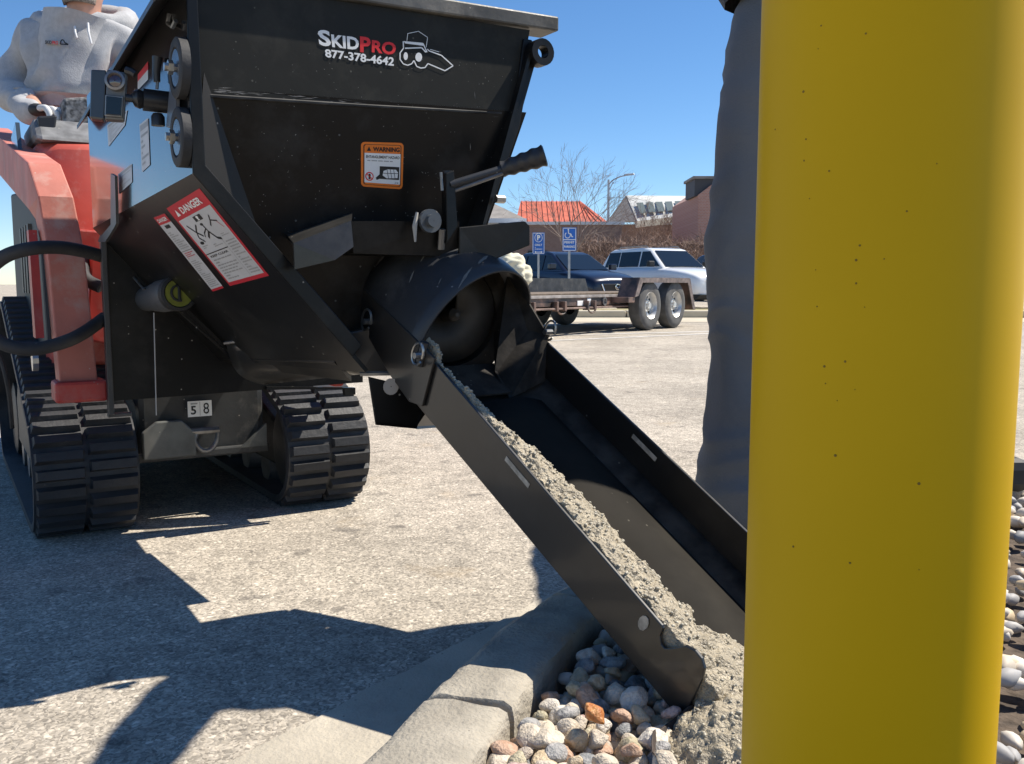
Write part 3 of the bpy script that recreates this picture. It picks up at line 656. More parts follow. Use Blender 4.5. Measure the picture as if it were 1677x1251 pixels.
# ------------------------------------------------------------------ parking signs
def sign(px, vt, vb, d, w_, label, post_to, kind):
    c0 = cp(px, vt, d); c1 = cp(px, vb, d); root = empty('parking_sign', V((c0.x, d, 0)), 0, label, 'sign', 'blue accessible parking signs')
    z1, z0 = c0.z, c1.z; x = c0.x
    MB().box((x, d+.03, z1/2), (.05, .035, z1-.04)).ob('post', GALV, root)
    pl = MB().box((x, d, (z0+z1)/2), (w_, .006, z1-z0)).ob('sign_plate', SIGNB, root)
    dc = Decal((x-w_/2, d-.004, z1), (x+w_/2, d-.004, z1), (x+w_/2, d-.004, z0), (x-w_/2, d-.004, z0), V((0, -1, 0)))
    for a_, b_, c_, e_ in ((.03, .02, .97, .045), (.03, .955, .97, .98), (.03, .02, .07, .98), (.93, .02, .97, .98)): dc.rect(a_, b_, c_, e_, WHITE, 1)
    if kind == 'acc':
        dc.stroke([(.42, .12), (.44, .26), (.60, .27), (.68, .40), (.76, .39)], .035, WHITE, 2); dc.disc(.42, .10, .05, .035, WHITE, 2)
        dc.stroke([(.37+.19*cos(t*.5+.2)*1., .33+.12*sin(t*.5+.2)) for t in range(-1, 9)], .03, WHITE, 2)
        dc.text('PERMIT', .14, .58, .86, .68, WHITE, 2, .02); dc.rect(.07, .5, .93, .53, WHITE, 2); dc.text('PARKING', .12, .76, .88, .86, WHITE, 2, .02)
    else:
        ring = [(.5+.30*cos(t*.42), .24+.20*sin(t*.42)) for t in range(16)]; dc.stroke(ring, .025, WHITE, 2)
        dc.text('P', .38, .12, .64, .36, WHITE, 2, .05); dc.text('ONLY', .2, .52, .8, .62, WHITE, 2, .02); dc.lines(.2, .66, .8, .8, 2, WHITE, 2, 4); dc.stroke([(.2, .90), (.8, .90)], .03, WHITE, 2); dc.stroke([(.3, .86), (.2, .90), (.3, .94)], .03, WHITE, 2); dc.stroke([(.7, .86), (.8, .90), (.7, .94)], .03, WHITE, 2)
    dc.build('sign_print', pl)
sign(931.5, 374, 412, 20.6, .31, 'blue sign with white wheelchair symbol, right of the P sign', 0, 'acc')
sign(881.5, 382, 417, 22.5, .30, 'blue sign with a circled white P, left of the wheelchair sign', 0, 'p')

# ------------------------------------------------------------------ trailer
TA = V((.57, .8216, 0)).normalized(); TB = V((TA.y, -TA.x, 0)); TO = G(1066, 541)+UP*0
tr = empty('flatbed_trailer', TO, 0, 'low black flatbed trailer with tandem wheels and steel fenders', 'trailer')
def TT(a, b, z): return TO+TA*a+TB*b+UP*z
AXT = (TA, TB, UP)
def tbox(a0, a1, b0, b1, z0, z1, name, mt, par=tr, bevel=.006): return MB().box(TT((a0+a1)/2, (b0+b1)/2, (z0+z1)/2), (a1-a0, b1-b0, z1-z0), AXT).ob(name, mt, par, bevel=bevel)
TW = 2.2; dz = .53
tbox(-4.8, 2.1, -.34, -.27, .40, dz, 'side_rail', STEELT); tbox(-4.8, 2.1, -TW+.27, -TW+.34, .40, dz, 'side_rail', STEELT)
tbox(-4.8, 2.1, -.26, -.245, dz-.02, dz+.02, 'edge_angle', mat('pale_edge', (.30, .27, .25), .6, var=.3))
tbox(-4.8, -4.7, -TW+.35, -.35, .40, dz, 'front_rail', STEELT); tbox(2.1, 2.2, -TW+.3, -.3, .38, dz, 'rear_rail', STEELT)
for i in range(7): tbox(-4.68, 2.08, -TW+.36+i*.21, -TW+.36+i*.21+.2, dz+.004, dz+.044, 'deck_board', DECKW)
for i in range(10): a = -4.4+i*.62; tbox(a, a+.07, -TW+.36, -.36, .41, .50, 'cross_member', STEELT)
for i, a in enumerate((-3.9, -3.15, -2.4, -1.6)):
    sp_ = tbox(a, a+.05, -.265, -.18, .34, .47, 'stake_pocket', STEELT); tbox(a+.20, a+.25, -.265, -.18, .34, .47, 'stake_pocket', STEELT)
    MB().tube([TT(a+.05+.1*(1-cos(t)), -.2, .36-.06*sin(t)) for t in [k*pi/8 for k in range(9)]], .012, 6).ob('tie_ring', STEELT, tr)
MB().lathe(TT(-1.0, -.27, .45), TB, [(0, .001), (0, .06), (.03, .06), (.03, .04), (.01, .035), (.01, .001)], 16).ob('marker_lamp', GREYS, tr)
tbox(-1.75, -1.55, -.27, -.255, .40, .47, 'reflector', WHITE); tbox(-1.48, -1.38, -.27, -.255, .40, .50, 'reflector', WHITE)
tbox(-4.5, .8, -.35, -.20, .36, .385, 'lower_rail', mat('rust_rail', (.22, .15, .12), .7, var=.3))
def twheel(a, b, outer):
    c = TT(a, b, .375); ax = TB*outer
    wh = MB().lathe(c, ax, [(-.11, .20), (-.11, .33), (-.085, .365), (-.03, .375), (.03, .375), (.085, .365), (.108, .33), (.112, .27), (.105, .215), (.095, .205)], 36).ob('wheel', TYRE, tr, smooth=True, angle=30)
    MB().lathe(c, ax, [(.095, .21), (.108, .205), (.08, .185), (.03, .17), (.02, .10), (.055, .085), (.06, .05), (.09, .045), (.09, .001)], 28).ob('rim', mat('galvanised_rim', (.55, .55, .54), .35, metal=.55, var=.1), wh, smooth=True)
    sp = MB(); u = ax.orthogonal().normalized(); w_ = ax.cross(u)
    for k in range(8):
        t = k*pi/4; p = c+ax*.026+(u*cos(t)+w_*sin(t))*.13; sp.lathe(p, ax, [(0, .026), (.003, .026), (.003, .001)], 8)
    sp.ob('rim_hole', TRIM, wh)
    for k in range(6):
        t = k*pi/3; p = c+ax*.056+(u*cos(t)+w_*sin(t))*.066; MB().lathe(p, ax, [(0, .010), (.02, .010), (.02, .001)], 6).ob('lug_nut', BOLT, wh)
for a in (0, .9):
    twheel(a, -.11, 1); twheel(a, -TW+.11, -1)
    MB().tube([TT(a, -.2, .375), TT(a, -TW+.2, .375)], .04, 8).ob('axle', STEELT, tr)
fp = [(-.62, dz-.02), (-.47, .79), (1.32, .79), (1.55, .28)]
fm = MB(); rows = [[TT(a, b, z) for a, z in fp] for b in (.03, -.25)]
fm.quadm(rows[0]+rows[1], [(i, i+1, 4+i+1, 4+i) for i in range(3)]); fm.ob('fender', STEELT, tr, solid=.012)
fl = MB()
ip = [(-.50, dz), (-.38, .72), (1.24, .72), (1.45, .30)]
fl.quadm([TT(a, .036, z) for a, z in fp]+[TT(a, .036, z) for a, z in ip], [(i, i+1, 4+i+1, 4+i) for i in range(3)]); fl.ob('fender_lip', mat('worn_fender_edge', (.17, .13, .115), .55, var=.4, vs=12), tr, solid=.012)
fm = MB(); rows = [[TT(a, b, z) for a, z in fp] for b in (-TW-.03, -TW+.27)]
fm.quadm(rows[0]+rows[1]+[TT(a, -TW+.27, z) for a, z in ((-.62, .45), (1.5, .45))], [(0, 1, 5, 4), (1, 2, 6, 5), (2, 3, 7, 6), (4, 5, 6, 9, 8)]); fm.ob('fender', mat('dark_fender', (.03, .03, .032), .5, var=.4, dust=.3), tr, solid=.012)
tbox(-.78, -.58, -.30, .02, dz-.10, dz-.02, 'fender_step', STEELT)
# mudflap
# toolbox on deck and sack
bm = bmesh.new(); bmesh.ops.create_icosphere(bm, subdivisions=5, radius=1)
cS = TT(-3.02, -.5, dz+.28)
for v in bm.verts:
    p = v.co; fold = abs(noise.noise(V((p.x*1.6, p.y*1.6, p.z*5))))*.30+noise.noise(p*2.2)*.28
    q = p*(1+fold*.75); z = max(q.z*.27, -.25); v.co = cS+V((q.x*.25, q.y*.3, z))
me = bpy.data.meshes.new('cloth_sack'); bm.to_mesh(me); bm.free()
tagt(link('cloth_sack', me, SACK, None, True, 0), 'crumpled cream sack heaped on the front of the trailer deck', 'sack')

# ================================================================== TRACK LOADER
ld = empty('track_loader', M(.28, -.8, 0), 0, 'red stand-on track loader with black rubber tracks carrying the hopper', 'loader')
AXM = (ML, MF, UP)
def mbox(l0, l1, f0, f1, z0, z1, name, mt, par, bevel=.006): return MB().box(M((l0+l1)/2, (f0+f1)/2, (z0+z1)/2), (l1-l0, f1-f0, z1-z0), AXM).ob(name, mt, par, bevel=bevel)
circ = [(-.27, .175, .165), (-1.12, .49, .15), (-1.50, .175, .165)]
def hull_loop():
    pts = []; n = 3
    for i in range(n):
        (x0, z0, r0), (x1, z1, r1), (xp, zp, rp_) = circ[i], circ[(i+1) % n], circ[i-1]
        def tan(a, b):
            dx, dz_ = b[0]-a[0], b[1]-a[1]; L_ = math.hypot(dx, dz_); th = math.atan2(dz_, dx); return th+math.acos((a[2]-b[2])/L_)
        # order front -> top -> rear is counter-clockwise seen with f to the right? use right-hand tangents
        aout = tan(circ[i], circ[(i+1) % n])-2*math.acos((circ[i][2]-circ[(i+1) % n][2])/math.hypot(x1-x0, z1-z0))
        ain = tan(circ[i-1], circ[i])-2*math.acos((circ[i-1][2]-circ[i][2])/math.hypot(x0-xp, z0-zp))
        while aout < ain: aout += 2*pi
        for k in range(13):
            t = ain+(aout-ain)*k/12; pts.append((x0+r0*cos(t), z0+r0*sin(t)))
    return pts
HL = hull_loop()
def resample(pts, step):
    out = []; n = len(pts); tot = sum(math.dist(pts[i], pts[(i+1) % n]) for i in range(n)); N_ = round(tot/step); st = tot/N_
    acc = 0; k = 0; i = 0; target = 0
    cum = [0]
    for i in range(n): cum.append(cum[-1]+math.dist(pts[i], pts[(i+1) % n]))
    for k in range(N_):
        s_ = k*st; j = max(i for i in range(n) if cum[i] <= s_+1e-9); t = (s_-cum[j])/max(1e-9, cum[j+1]-cum[j]); a, b = pts[j], pts[(j+1) % n]
        out.append((a[0]+(b[0]-a[0])*t, a[1]+(b[1]-a[1])*t))
    return out
BL = resample(HL, .025); LG = resample(HL, .047)
def add_track(l0, l1):
    th = .022; mb = MB(); n = len(BL); outs = []; ins = []
    for i, (f_, z) in enumerate(BL):
        a, b = BL[i-1], BL[(i+1) % n]; dx, dz_ = b[0]-a[0], b[1]-a[1]; L_ = math.hypot(dx, dz_); nx, nz = dz_/L_, -dx/L_
        cx_, cz_ = -.9, .25
        if (f_-cx_)*nx+(z-cz_)*nz < 0: nx, nz = -nx, -nz
        outs.append((f_, z, nx, nz))
    vs = []
    for (f_, z, nx, nz) in outs:
        vs += [M(l0, f_, z), M(l1, f_, z), M(l1, f_-nx*th, z-nz*th), M(l0, f_-nx*th, z-nz*th)]
    fs = []
    for i in range(n):
        j = (i+1) % n
        for k in range(4): fs.append((i*4+k, i*4+(k+1) % 4, j*4+(k+1) % 4, j*4+k))
    mb.quadm(vs, fs); belt = mb.ob('track_belt', TRACKM, ld, smooth=True, angle=50)
    # lug mesh, local: x across, y along, z out
    W2 = (l1-l0)/2; hh = .017
    lm = MB()
    w2 = W2*.93
    lm.hexa([V((-w2/2, -.017, -.003)), V((w2/2, -.017, -.003)), V((w2/2, .017, -.003)), V((-w2/2, .017, -.003))], [V((-w2/2+.006, -.011, hh)), V((w2/2-.004, -.012, hh)), V((w2/2-.004, .012, hh)), V((-w2/2+.006, .011, hh))])
    me = lm.mesh('lug'); me.materials.append(TRACKM)
    nL = len(LG)
    for i, (f_, z) in enumerate(LG):
        a, b = LG[i-1], LG[(i+1) % nL]; dx, dz_ = b[0]-a[0], b[1]-a[1]; L_ = math.hypot(dx, dz_); tx_, tz = dx/L_, dz_/L_
        nx, nz = tz, -tx_
        if (f_+.9)*nx+(z-.25)*nz < 0: nx, nz = -nx, -nz
        for side in (0, 1):
            sh = .012 if side else -.004
            lc = l0+W2*(.5 if side == 0 else 1.5); f2, z2 = f_+tx_*sh, z+tz*sh
            X = ML; Z = MF*nx+UP*nz; Y = Z.cross(X)
            o = bpy.data.objects.new('lug', me); COL.objects.link(o)
            mt4 = Matrix((X, Y, Z)).transposed().to_4x4(); mt4.translation = M(lc, f2, z2)
            o.parent = belt
            pi_ = Matrix.LocRotScale(ld.location, ld.rotation_euler, None)
            o.matrix_parent_inverse = (pi_ @ belt.matrix_parent_inverse @ Matrix.Identity(4)).inverted(); o.matrix_basis = mt4
    # frame, wheels
    lm_ = (l0+l1)/2
    for (f_, z, r) in circ:
        MB().lathe(M(lm_, f_, z), ML, [(-.09, .001), (-.09, r-.05), (-.085, r-.025), (.085, r-.025), (.09, r-.05), (.09, .001)], 24).ob('track_wheel', mat('wheel_black_steel', (.03, .03, .03), .5, dust=.4), ld, smooth=True)
    for k in range(4):
        MB().lathe(M(lm_, -.52-k*.24, .075), ML, [(-.08, .001), (-.08, .05), (.08, .05), (.08, .001)], 16).ob('roller', GREYS, ld, smooth=True)
    fr = prism([(-.36, .10), (-1.42, .10), (-1.42, .24), (-1.2, .40), (-1.0, .42), (-.36, .24)], l0+.05, l1-.05, lambda p, l: M(l, p[0], p[1])).ob('track_frame', mat('frame_black', (.025, .025, .025), .5, dust=.5), ld, bevel=.01)
add_track(-.19, .075); add_track(.50, .765)
# chassis
CHM = mat('chassis_charcoal', (.032, .033, .033), .5, var=.3, vs=6, bump=.08, dust=.5)
cb = mbox(.10, .475, -1.45, -.26, .18, .62, 'chassis', CHM, ld, .02)
mbox(.093, .482, -.256, -.238, .178, .205, 'front_plate_lip', CHM, ld)
dgm = MB(); dgm.tube([M(.262+.0*k, -.225, .262) if k == 0 else M(.285-.036*cos(pi*k/10)*1., -.222, .255-.055*sin(pi*k/10)) for k in range(11)], .0075, 8)
dgm.ob('tow_ring', GREYS, ld, smooth=True)
MB().tube([M(.245, -.225, .262), M(.325, -.225, .262)], .011, 8).ob('ring_bracket', GREYS, ld, smooth=True)
# light grey triangular toe plates at the lower front
MB().slab([M(.105, -.235, .19), M(.255, -.235, .19), M(.255, -.235, .26), M(.215, -.235, .30), M(.145, -.235, .30), M(.105, -.235, .27)], MF*.02).ob('front_foot_plate', mat('worn_grey_plate', (.12, .125, .118), .45, metal=.2, var=.35, vs=9, dust=.4), ld, bevel=.004)
MB().slab([M(.39, -.235, .20), M(.47, -.235, .20), M(.47, -.235, .27)], MF*.012).ob('front_foot_plate', MATS['worn_grey_plate'], ld)
st = mbox(.238, .308, -.2355, -.2325, .305, .352, 'number_sticker', WHITE, ld, 0)
TL, TR, BR, BL_ = M(.238, -.232, .352), M(.308, -.232, .352), M(.308, -.232, .305), M(.238, -.232, .305)
dc = Decal(TL, TR, BR, BL_, MF); dc.text('5', .12, .3, .34, .85, PBLK, 1, .02); dc.rect(.49, .05, .51, .95, PGREY, 1); dc.text('8', .64, .15, .88, .85, PBLK, 1, .0); dc.rect(.12, .12, .4, .2, PGREY, 1); dc.build('sticker_print', st)
# red cowl and engine cover
cw = [(-.50, .45), (-.46, .80), (-.55, 1.12), (-.62, 1.15), (-1.25, 1.17), (-1.25, .45)]
cm = MB()
def cowl_row(l, ins): return [M(l, f_-(ins if f_ > -.7 else 0), z-(ins*.4 if z > 1 else 0)) for f_, z in cw]
rows = [cowl_row(-.10, .10), cowl_row(-.085, .04), cowl_row(-.04, .008), cowl_row(.05, 0), cowl_row(.55, 0), cowl_row(.62, .01), cowl_row(.66, .08)]
n = len(cw); vs = [q for r_ in rows for q in r_]
cm.quadm(vs, [(i*n+k, i*n+(k+1) % n, (i+1)*n+(k+1) % n, (i+1)*n+k) for i in range(len(rows)-1) for k in range(n)]+[tuple(range(n)), tuple((len(rows)-1)*n+k for k in range(n))])
cm.ob('engine_cowl', RED, ld, smooth=True, bevel=.012)
DASH = mat('grey_dash_plastic', (.17, .17, .17), .6, var=.3, vs=30, dust=.5)
MB().slab([M(-.10, -.56, 1.13), M(.66, -.56, 1.13), M(.66, -.66, 1.21), M(-.10, -.66, 1.21)], MF*-.35).ob('dashboard', DASH, ld, bevel=.02)
MB().slab([onf(61, 190, -.62), onf(94, 188, -.62), onf(90, 219, -.62), (onf(65, 219, -.62))], MF*-.07).ob('control_grip', mat('black_plastic', (.02, .02, .022), .45), ld, bevel=.006)
MB().slab([onf(103, 160, -.95), onf(175, 156, -.95), onf(175, 226, -.95), (onf(103, 224, -.95))], MF*-.12).ob('control_console', mat('speckled_console', (.05, .05, .05), .8, col2=(.27, .27, .27), vs=70, bump=.1), ld, bevel=.01)
MB().slab([M(-.11, -1.55, .50), M(-.11, -.42, .50), M(-.11, -.48, .84), M(-.11, -.75, 1.0), M(-.11, -1.55, 1.05)], ML*.05).ob('engine_side_panel', TRIM, ld, bevel=.01)
for k in range(4): MB().box(M(-.115, -.75-.1*k, .78), (.012, .05, .22), AXM).ob('side_vent', CHM, ld)
MB().slab([M(-.14, -.75, .98), M(-.14, -.62, 1.02), M(-.14, -.72, 1.20), M(-.14, -.92, 1.18)], ML*.012).ob('wind_guard', mat('smoky_panel', (.05, .07, .09), .15, coat=.5), ld)
mbox(-.08, .64, -1.9, -1.5, .17, .205, 'operator_platform', CHM, ld)
mbox(-.05, .6, -1.52, -1.46, .2, .9, 'rear_cushion', TRIM, ld, .02)
# red chassis pieces behind the hoses
MB().slab([M(-.06, -.35, .55), M(.05, -.35, .52), M(.08, -.35, .85), M(-.05, -.35, .86)], MF*-.2).ob('side_cover', REDB, ld, bevel=.006)
MB().slab([M(-.035, -.15, .60), M(.02, -.15, .60), M(.02, -.15, .78), M(-.015, -.15, .80)], MF*-.12).ob('tilt_link', REDB, ld, bevel=.006)
# loader arms
def arm(l_a, l_b, mirror=False):
    sg = -1 if mirror else 1
    pth = [(-2.0, 1.30, .065), (-.20, .965, .055), (-.13, .90, .05), (-.10, .78, .045), (-.075, .43, .04)]
    mb = MB(); vs = []
    for i, (f_, z, hw) in enumerate(pth):
        a = pth[max(i-1, 0)]; b = pth[min(i+1, len(pth)-1)]; dx, dz_ = b[0]-a[0], b[1]-a[1]; L_ = math.hypot(dx, dz_); nx, nz = -dz_/L_, dx/L_
        if nz < 0 and i < 2: nx, nz = -nx, -nz
        if i >= 2 and nx < 0: nx, nz = -nx, -nz
        t = max(0, (i-1)/3); l0, l1 = l_a+sg*.035*t, l_b+sg*.045*t
        vs += [M(l0, f_+nx*hw, z+nz*hw), M(l1, f_+nx*hw, z+nz*hw), M(l1, f_-nx*hw*1.3, z-nz*hw*1.3), M(l0, f_-nx*hw*1.3, z-nz*hw*1.3)]
    fs = [(i*4+k, i*4+(k+1) % 4, i*4+4+(k+1) % 4, i*4+4+k) for i in range(len(pth)-1) for k in range(4)]+[(0, 1, 2, 3), tuple(len(vs)-4+k for k in range(4))]
    mb.quadm(vs, fs); a_ = mb.ob('loader_arm', ARMR if not mirror else REDB, ld, bevel=.004)
    MB().slab([M(l_a+sg*.02, -.01, .395), M(l_b+sg*.065, -.01, .395), M(l_b+sg*.065, -.01, .45), M(l_a+sg*.02, -.01, .45)], MF*-.1).ob('arm_foot', REDB, a_, bevel=.008)
    MB().lathe(M(l_a-.004 if not mirror else l_b+.02, -.15, .50), -ML if not mirror else ML, [(0, .03), (.014, .03), (.014, .001)], 14).ob('pivot_pin', BOLT, a_)
    return a_
arm(-.155, -.075); arm(.63, .71, True)
MB().slab([M(-.165, -.17, .56), M(-.165, -.10, .56), M(-.165, -.14, .84), M(-.165, -.20, .84)], ML*.02).ob('arm_gusset', REDB, ld)
# hydraulic hoses
hp = [onf(172, 421, -.02), onf(140, 412, .02), onf(95, 405, .06), onf(45, 408, .08), onf(0, 425, .05), onf(-40, 470, 0), onf(-38, 520, 0), onf(0, 560, .04), onf(50, 572, .06), onf(105, 560, .06), onf(140, 543, .02), onf(172, 520, -.02)]
MB().tube(spline(hp, 6), .0165, 10).ob('hydraulic_hose', RUB, ld, smooth=True)
hp = [onf(165, 470, -.1), onf(145, 460, -.12), onf(135, 445, -.14), onf(138, 425, -.2)]
MB().tube(spline(hp, 6), .017, 10).ob('hydraulic_hose', RUB, ld, smooth=True)
hp = [onf(20, 700, -.2), onf(14, 640, -.1), onf(0, 585, -.1), onf(-20, 560, -.1)]
MB().tube(spline(hp, 5), .006, 8).ob('hydraulic_line', RUB, ld, smooth=True)

# ================================================================== HOPPER
hp_ = empty('concrete_hopper', M(.35, .5, .4), 0, 'glossy black concrete dispensing hopper with phone number, mounted on the red loader', 'concrete hopper')
T_ = .008
# rear mounting plate with folded edge
MB().slab([M(-.005, -.012, .395), M(.70, -.012, .405), M(.70, -.012, 1.17), M(-.005, -.012, 1.17)], MF*.012).ob('rear_plate', BLACK, hp_)
fe = [onl(180, 285, -.004), onl(185, 370, -.004), onl(168, 395, -.004), onl(185, 685, -.004), onl(178, 680, -.004), onl(160, 395, -.004), onl(176, 366, -.004), onl(174, 285, -.004)]
def mlz(f_, z, l): return M(l, f_, z)
FLG = mat('flange_grey_black', (.04, .04, .042), .35, dust=.3)
prism([(.012, .36), (-.016, .36), (-.016, .82), (.012, .83)], -.014, .0, lambda p, l: M(l, p[0], p[1])).ob('side_flange', FLG, hp_, bevel=.002)
MB().slab([onl(u, v, -.034) for u, v in ((181, 284), (188, 288), (190, 366), (186, 374), (172, 396), (160, 396), (162, 390), (181, 368))], ML*.006).ob('flange_tab', FLG, hp_)
mbox(-.014, .045, -.02, .0, .352, .362, 'flange_foot', MATS['flange_grey_black'], hp_, .002)
# sides
SPR = -.029
MB().slab([M(SPR, -.0, .842), M(0, .955, .885), M(0, .955, 1.20), M(SPR, -.0, 1.17)], ML*T_).ob('side_panel', BLACKG, hp_)
spn = (M(0, .955, 1)-M(SPR, 0, 1)).cross(UP).normalized(); spn = spn if spn.dot(ML) < 0 else -spn
sidep_ = lambda u, v: plane(u, v, spn, M(SPR, 0, 1)+spn*.0005)
SA, SB, SCc, SDd = M(-.03, -.0, .842), M(0, .955, .885), M(.306, .955, .533), M(.276, -.0, .490)
sn = (SB-SA).cross(SDd-SA).normalized(); sn = sn if sn.z < 0 else -sn
MB().slab([SA, SB, SCc, SDd], -sn*T_).ob('sloped_side_panel', BLACK, hp_)
MB().slab([M(.70, 0, 1.18), M(.69, .955, 1.19), M(.57, .955, .81), M(.58, 0, .80)], -ML*T_).ob('side_panel', BLACK, hp_)
MB().slab([M(.57, .955, .81), M(.58, 0, .80), M(.40, 0, .59), M(.40, .8, .59)], -ML*T_).ob('sloped_side_panel', BLACK, hp_)
# front: upper band then panel leaning back
FU = .935
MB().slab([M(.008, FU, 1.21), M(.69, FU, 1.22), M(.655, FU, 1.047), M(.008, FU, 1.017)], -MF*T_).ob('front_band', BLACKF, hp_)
tn = (MF*1+UP*(-.22)).normalized(); tp = M(0, FU, 1.035)
tl = lambda u, v: plane(u, v, tn, tp)
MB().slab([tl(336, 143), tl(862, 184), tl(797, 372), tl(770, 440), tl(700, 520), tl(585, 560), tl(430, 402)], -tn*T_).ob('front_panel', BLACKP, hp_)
MB().tube([M(.03, FU+.001, 1.019), M(.32, FU+.001, 1.031), M(.62, FU+.001, 1.046)], .0032, 6).ob('weld_seam', mat('scuffed_weld', (.06, .058, .055), .7, col2=(.012, .012, .012), vs=25), hp_)
# corner gusset and front flange
MB().slab([onf(334, 118, .945), tl(338, 140), tl(432, 404), tl(470, 445), onf(322, 282, .955)], -MF*.004).ob('corner_gusset', mat('gusset_paint', (.022, .02, .018), .45, dust=.1), hp_)
fo = [(0, 1.20), (0, .884), (.280, .563), (.300, .585), (.022, .90), (.018, 1.20)]
prism(fo, .948, .958, lambda p, f_: M(p[0], f_, p[1])).ob('front_flange', BLACK, hp_, bevel=.002)
fr_ = [(.693, 1.20), (.700, 1.15), (.672, 1.066), (.662, 1.02), (.575, .805), (.560, .805), (.640, 1.02), (.652, 1.07), (.672, 1.20)]
prism(fr_, .925, .940, lambda p, f_: M(p[0], f_, p[1])).ob('front_flange', BLACK, hp_, bevel=.002)
MB().lathe(M(.703, .953, 1.172), MF, [(-.013, .013), (-.013, .027), (.013, .027), (.013, .013), (-.013, .013)], 20).ob('lifting_eye', BLACK, hp_, smooth=True)
bv = MB(); bv.lathe(onf(812, 326, .97), ML, [(0, .008), (.02, .008), (.02, .001)], 6); bv.ob('bolt', BOLT, hp_)
# rim
MB().slab([M(-.02, .88, 1.238), M(.755, .88, 1.254), M(.755, FU+.012, 1.254), M(-.02, FU+.012, 1.238)], -UP*.03).ob('front_rim', RIMM, hp_, bevel=.004)
MB().slab([M(.008, -.0, 1.17), M(.008, .97, 1.215), M(-.055, .97, 1.150), M(-.055, 0, 1.085)], V((0, 0, .010))).ob('side_rim', mat('side_rim_paint', (.045, .044, .043), .38, dust=.25), hp_)
MB().slab([M(.69, -.0, 1.20), M(.69, .90, 1.235), M(.742, .90, 1.235), M(.742, 0, 1.20)], V((0, 0, .012))).ob('side_rim', RIMM, hp_)
MB().slab([M(-.0, -.03, 1.165), M(.70, -.03, 1.18), M(.70, .02, 1.18), M(-.0, .02, 1.165)], V((0, 0, .012))).ob('rear_rim', RIMM, hp_)
# hook slot on the side panel
MB().tube([onl(277, 22, -.006), onl(275, 38, -.008), onl(283, 44, -.01), onl(288, 34, -.008)], .004, 6).ob('small_hook', GREYS, hp_)
# trough, auger tube
MB().lathe(M(.36, 0, .615), MF, [(0, .001), (0, .09), (.83, .09), (.83, .001)], 32).ob('auger_trough', BLACK, hp_, smooth=True)
MB().slab([M(.27, .0, .495), M(.285, .85, .545), M(.34, .80, .50), M(.33, .0, .47)], UP*.01).ob('bottom_panel', BLACK, hp_)
# lower curved skirt at the side bottom
sk = MB()
def skf(u, v):
    a = onf(372, 563, .25).lerp(onf(548, 553, .62), u); b = onf(432, 628, .15).lerp(onf(592, 611, .62), u)
    p = a.lerp(b, v); return p+(-ML*.02*sin(pi*v))+UP*(-.02*sin(pi*v)*(1-u))
sk.grid(skf, 10, 8).ob('lower_skirt', mat('skirt_dark_paint', (.02, .019, .017), .32, coat=.3, dust=.15), hp_, smooth=True, solid=.006)
MB().tube([onf(368, 562, .26), onf(435, 552, .4), onf(545, 550, .63)], .004, 6).ob('skirt_weld', GREYS, hp_)
MB().slab([onf(434, 632, .0), onf(578, 634, .0), onf(578, 645, .0), onf(562, 647, .0), onf(560, 636, .0), onf(434, 637, .0)], MF*.02).ob('bottom_lip', BLACK, hp_)
MB().slab([onl(270, 478, .09), onf(400, 600, .2), onf(405, 612, .2), onl(262, 484, .09)], ML*.01).ob('brace_bar', BLACK, hp_)
# discharge housing side faces
MB().slab([onf(566, 545, .86), onf(640, 530, .9), onf(690, 610, .9), onf(590, 612, .86)], -MF*.12).ob('discharge_housing', mat('housing_paint', (.05, .044, .038), .4, coat=.2, dust=.1), hp_, bevel=.004)
MB().tube([onf(590, 612, .89), onf(655, 611, .93)], .005, 6).ob('weld_bead', GREYS, hp_)
# support foot under the discharge
fr2 = [(605, 617), (700, 640), (712, 655), (680, 702), (617, 696)]
hole = [onf(u, v, .965) for u, v in fr2]
MB().slab(hole, -MF*.007).ob('foot_bracket', BLACK, hp_)
MB().slab([onf(617, 696, .965), onf(680, 702, .965), onf(722, 699, .80), onf(660, 692, .8)], UP*.006).ob('foot_bracket_base', BLACK, hp_)
MB().lathe(onf(640, 633, .967), MF, [(0, .016), (.0015, .016), (.0015, .001)], 18).ob('bracket_hole_disc', mat('lit_ground_disc', (.45, .40, .34), .8), hp_)  # pale disc coloured as the lit ground behind, no real opening
MB().slab([onf(680, 702, .965), onf(700, 640, .965), onf(690, 650, .8), onf(722, 699, .8)], MF*.006).ob('foot_bracket_side', BLACK, hp_)
# splash flaps over the spout
GP = mat('flap_paint', (.022, .021, .019), .38, coat=.3, dust=.12)
MB().slab([onf(481, 398, .99), onf(575, 361, 1.0), onf(579, 404, 1.01), onf(548, 426, 1.01), onf(483, 441, .99)], -MF*.006).ob('splash_flap', GP, hp_)
MB().slab([onf(481, 398, .99), onf(575, 361, 1.0), tl(577, 348), tl(470, 385)], -UP*.006).ob('flap_top', GP, hp_)
MB().slab([onf(752, 372, .99), onf(860, 362, 1.0), onf(868, 370, 1.0), onf(868, 402, 1.0), onf(797, 430, .99), onf(752, 420, .99)], -MF*.006).ob('splash_flap', BLACK, hp_, bevel=.002)
MB().slab([onf(575, 362, 1.0), onf(752, 362, .99), onf(752, 420, .97), onf(579, 415, .99)], -MF*.12).ob('gate_bracket', BLACK, hp_)
mbr = MB().lathe(onf(702, 362, 1.01), MF, [(0, .001), (.0, .022), (.010, .022), (.010, .012), (.022, .012), (.022, .001)], 20).ob('gate_bolt', mat('dull_dark_bolt', (.10, .11, .12), .5, metal=.3, dust=.3), hp_, smooth=True)
MB().tube([onf(683, 348, 1.01), onf(679, 370, 1.013), onf(680, 396, 1.015)], [.003, .005, .002], 6).ob('dried_splash', mat('dried_cement', (.4, .38, .34), .9), hp_)
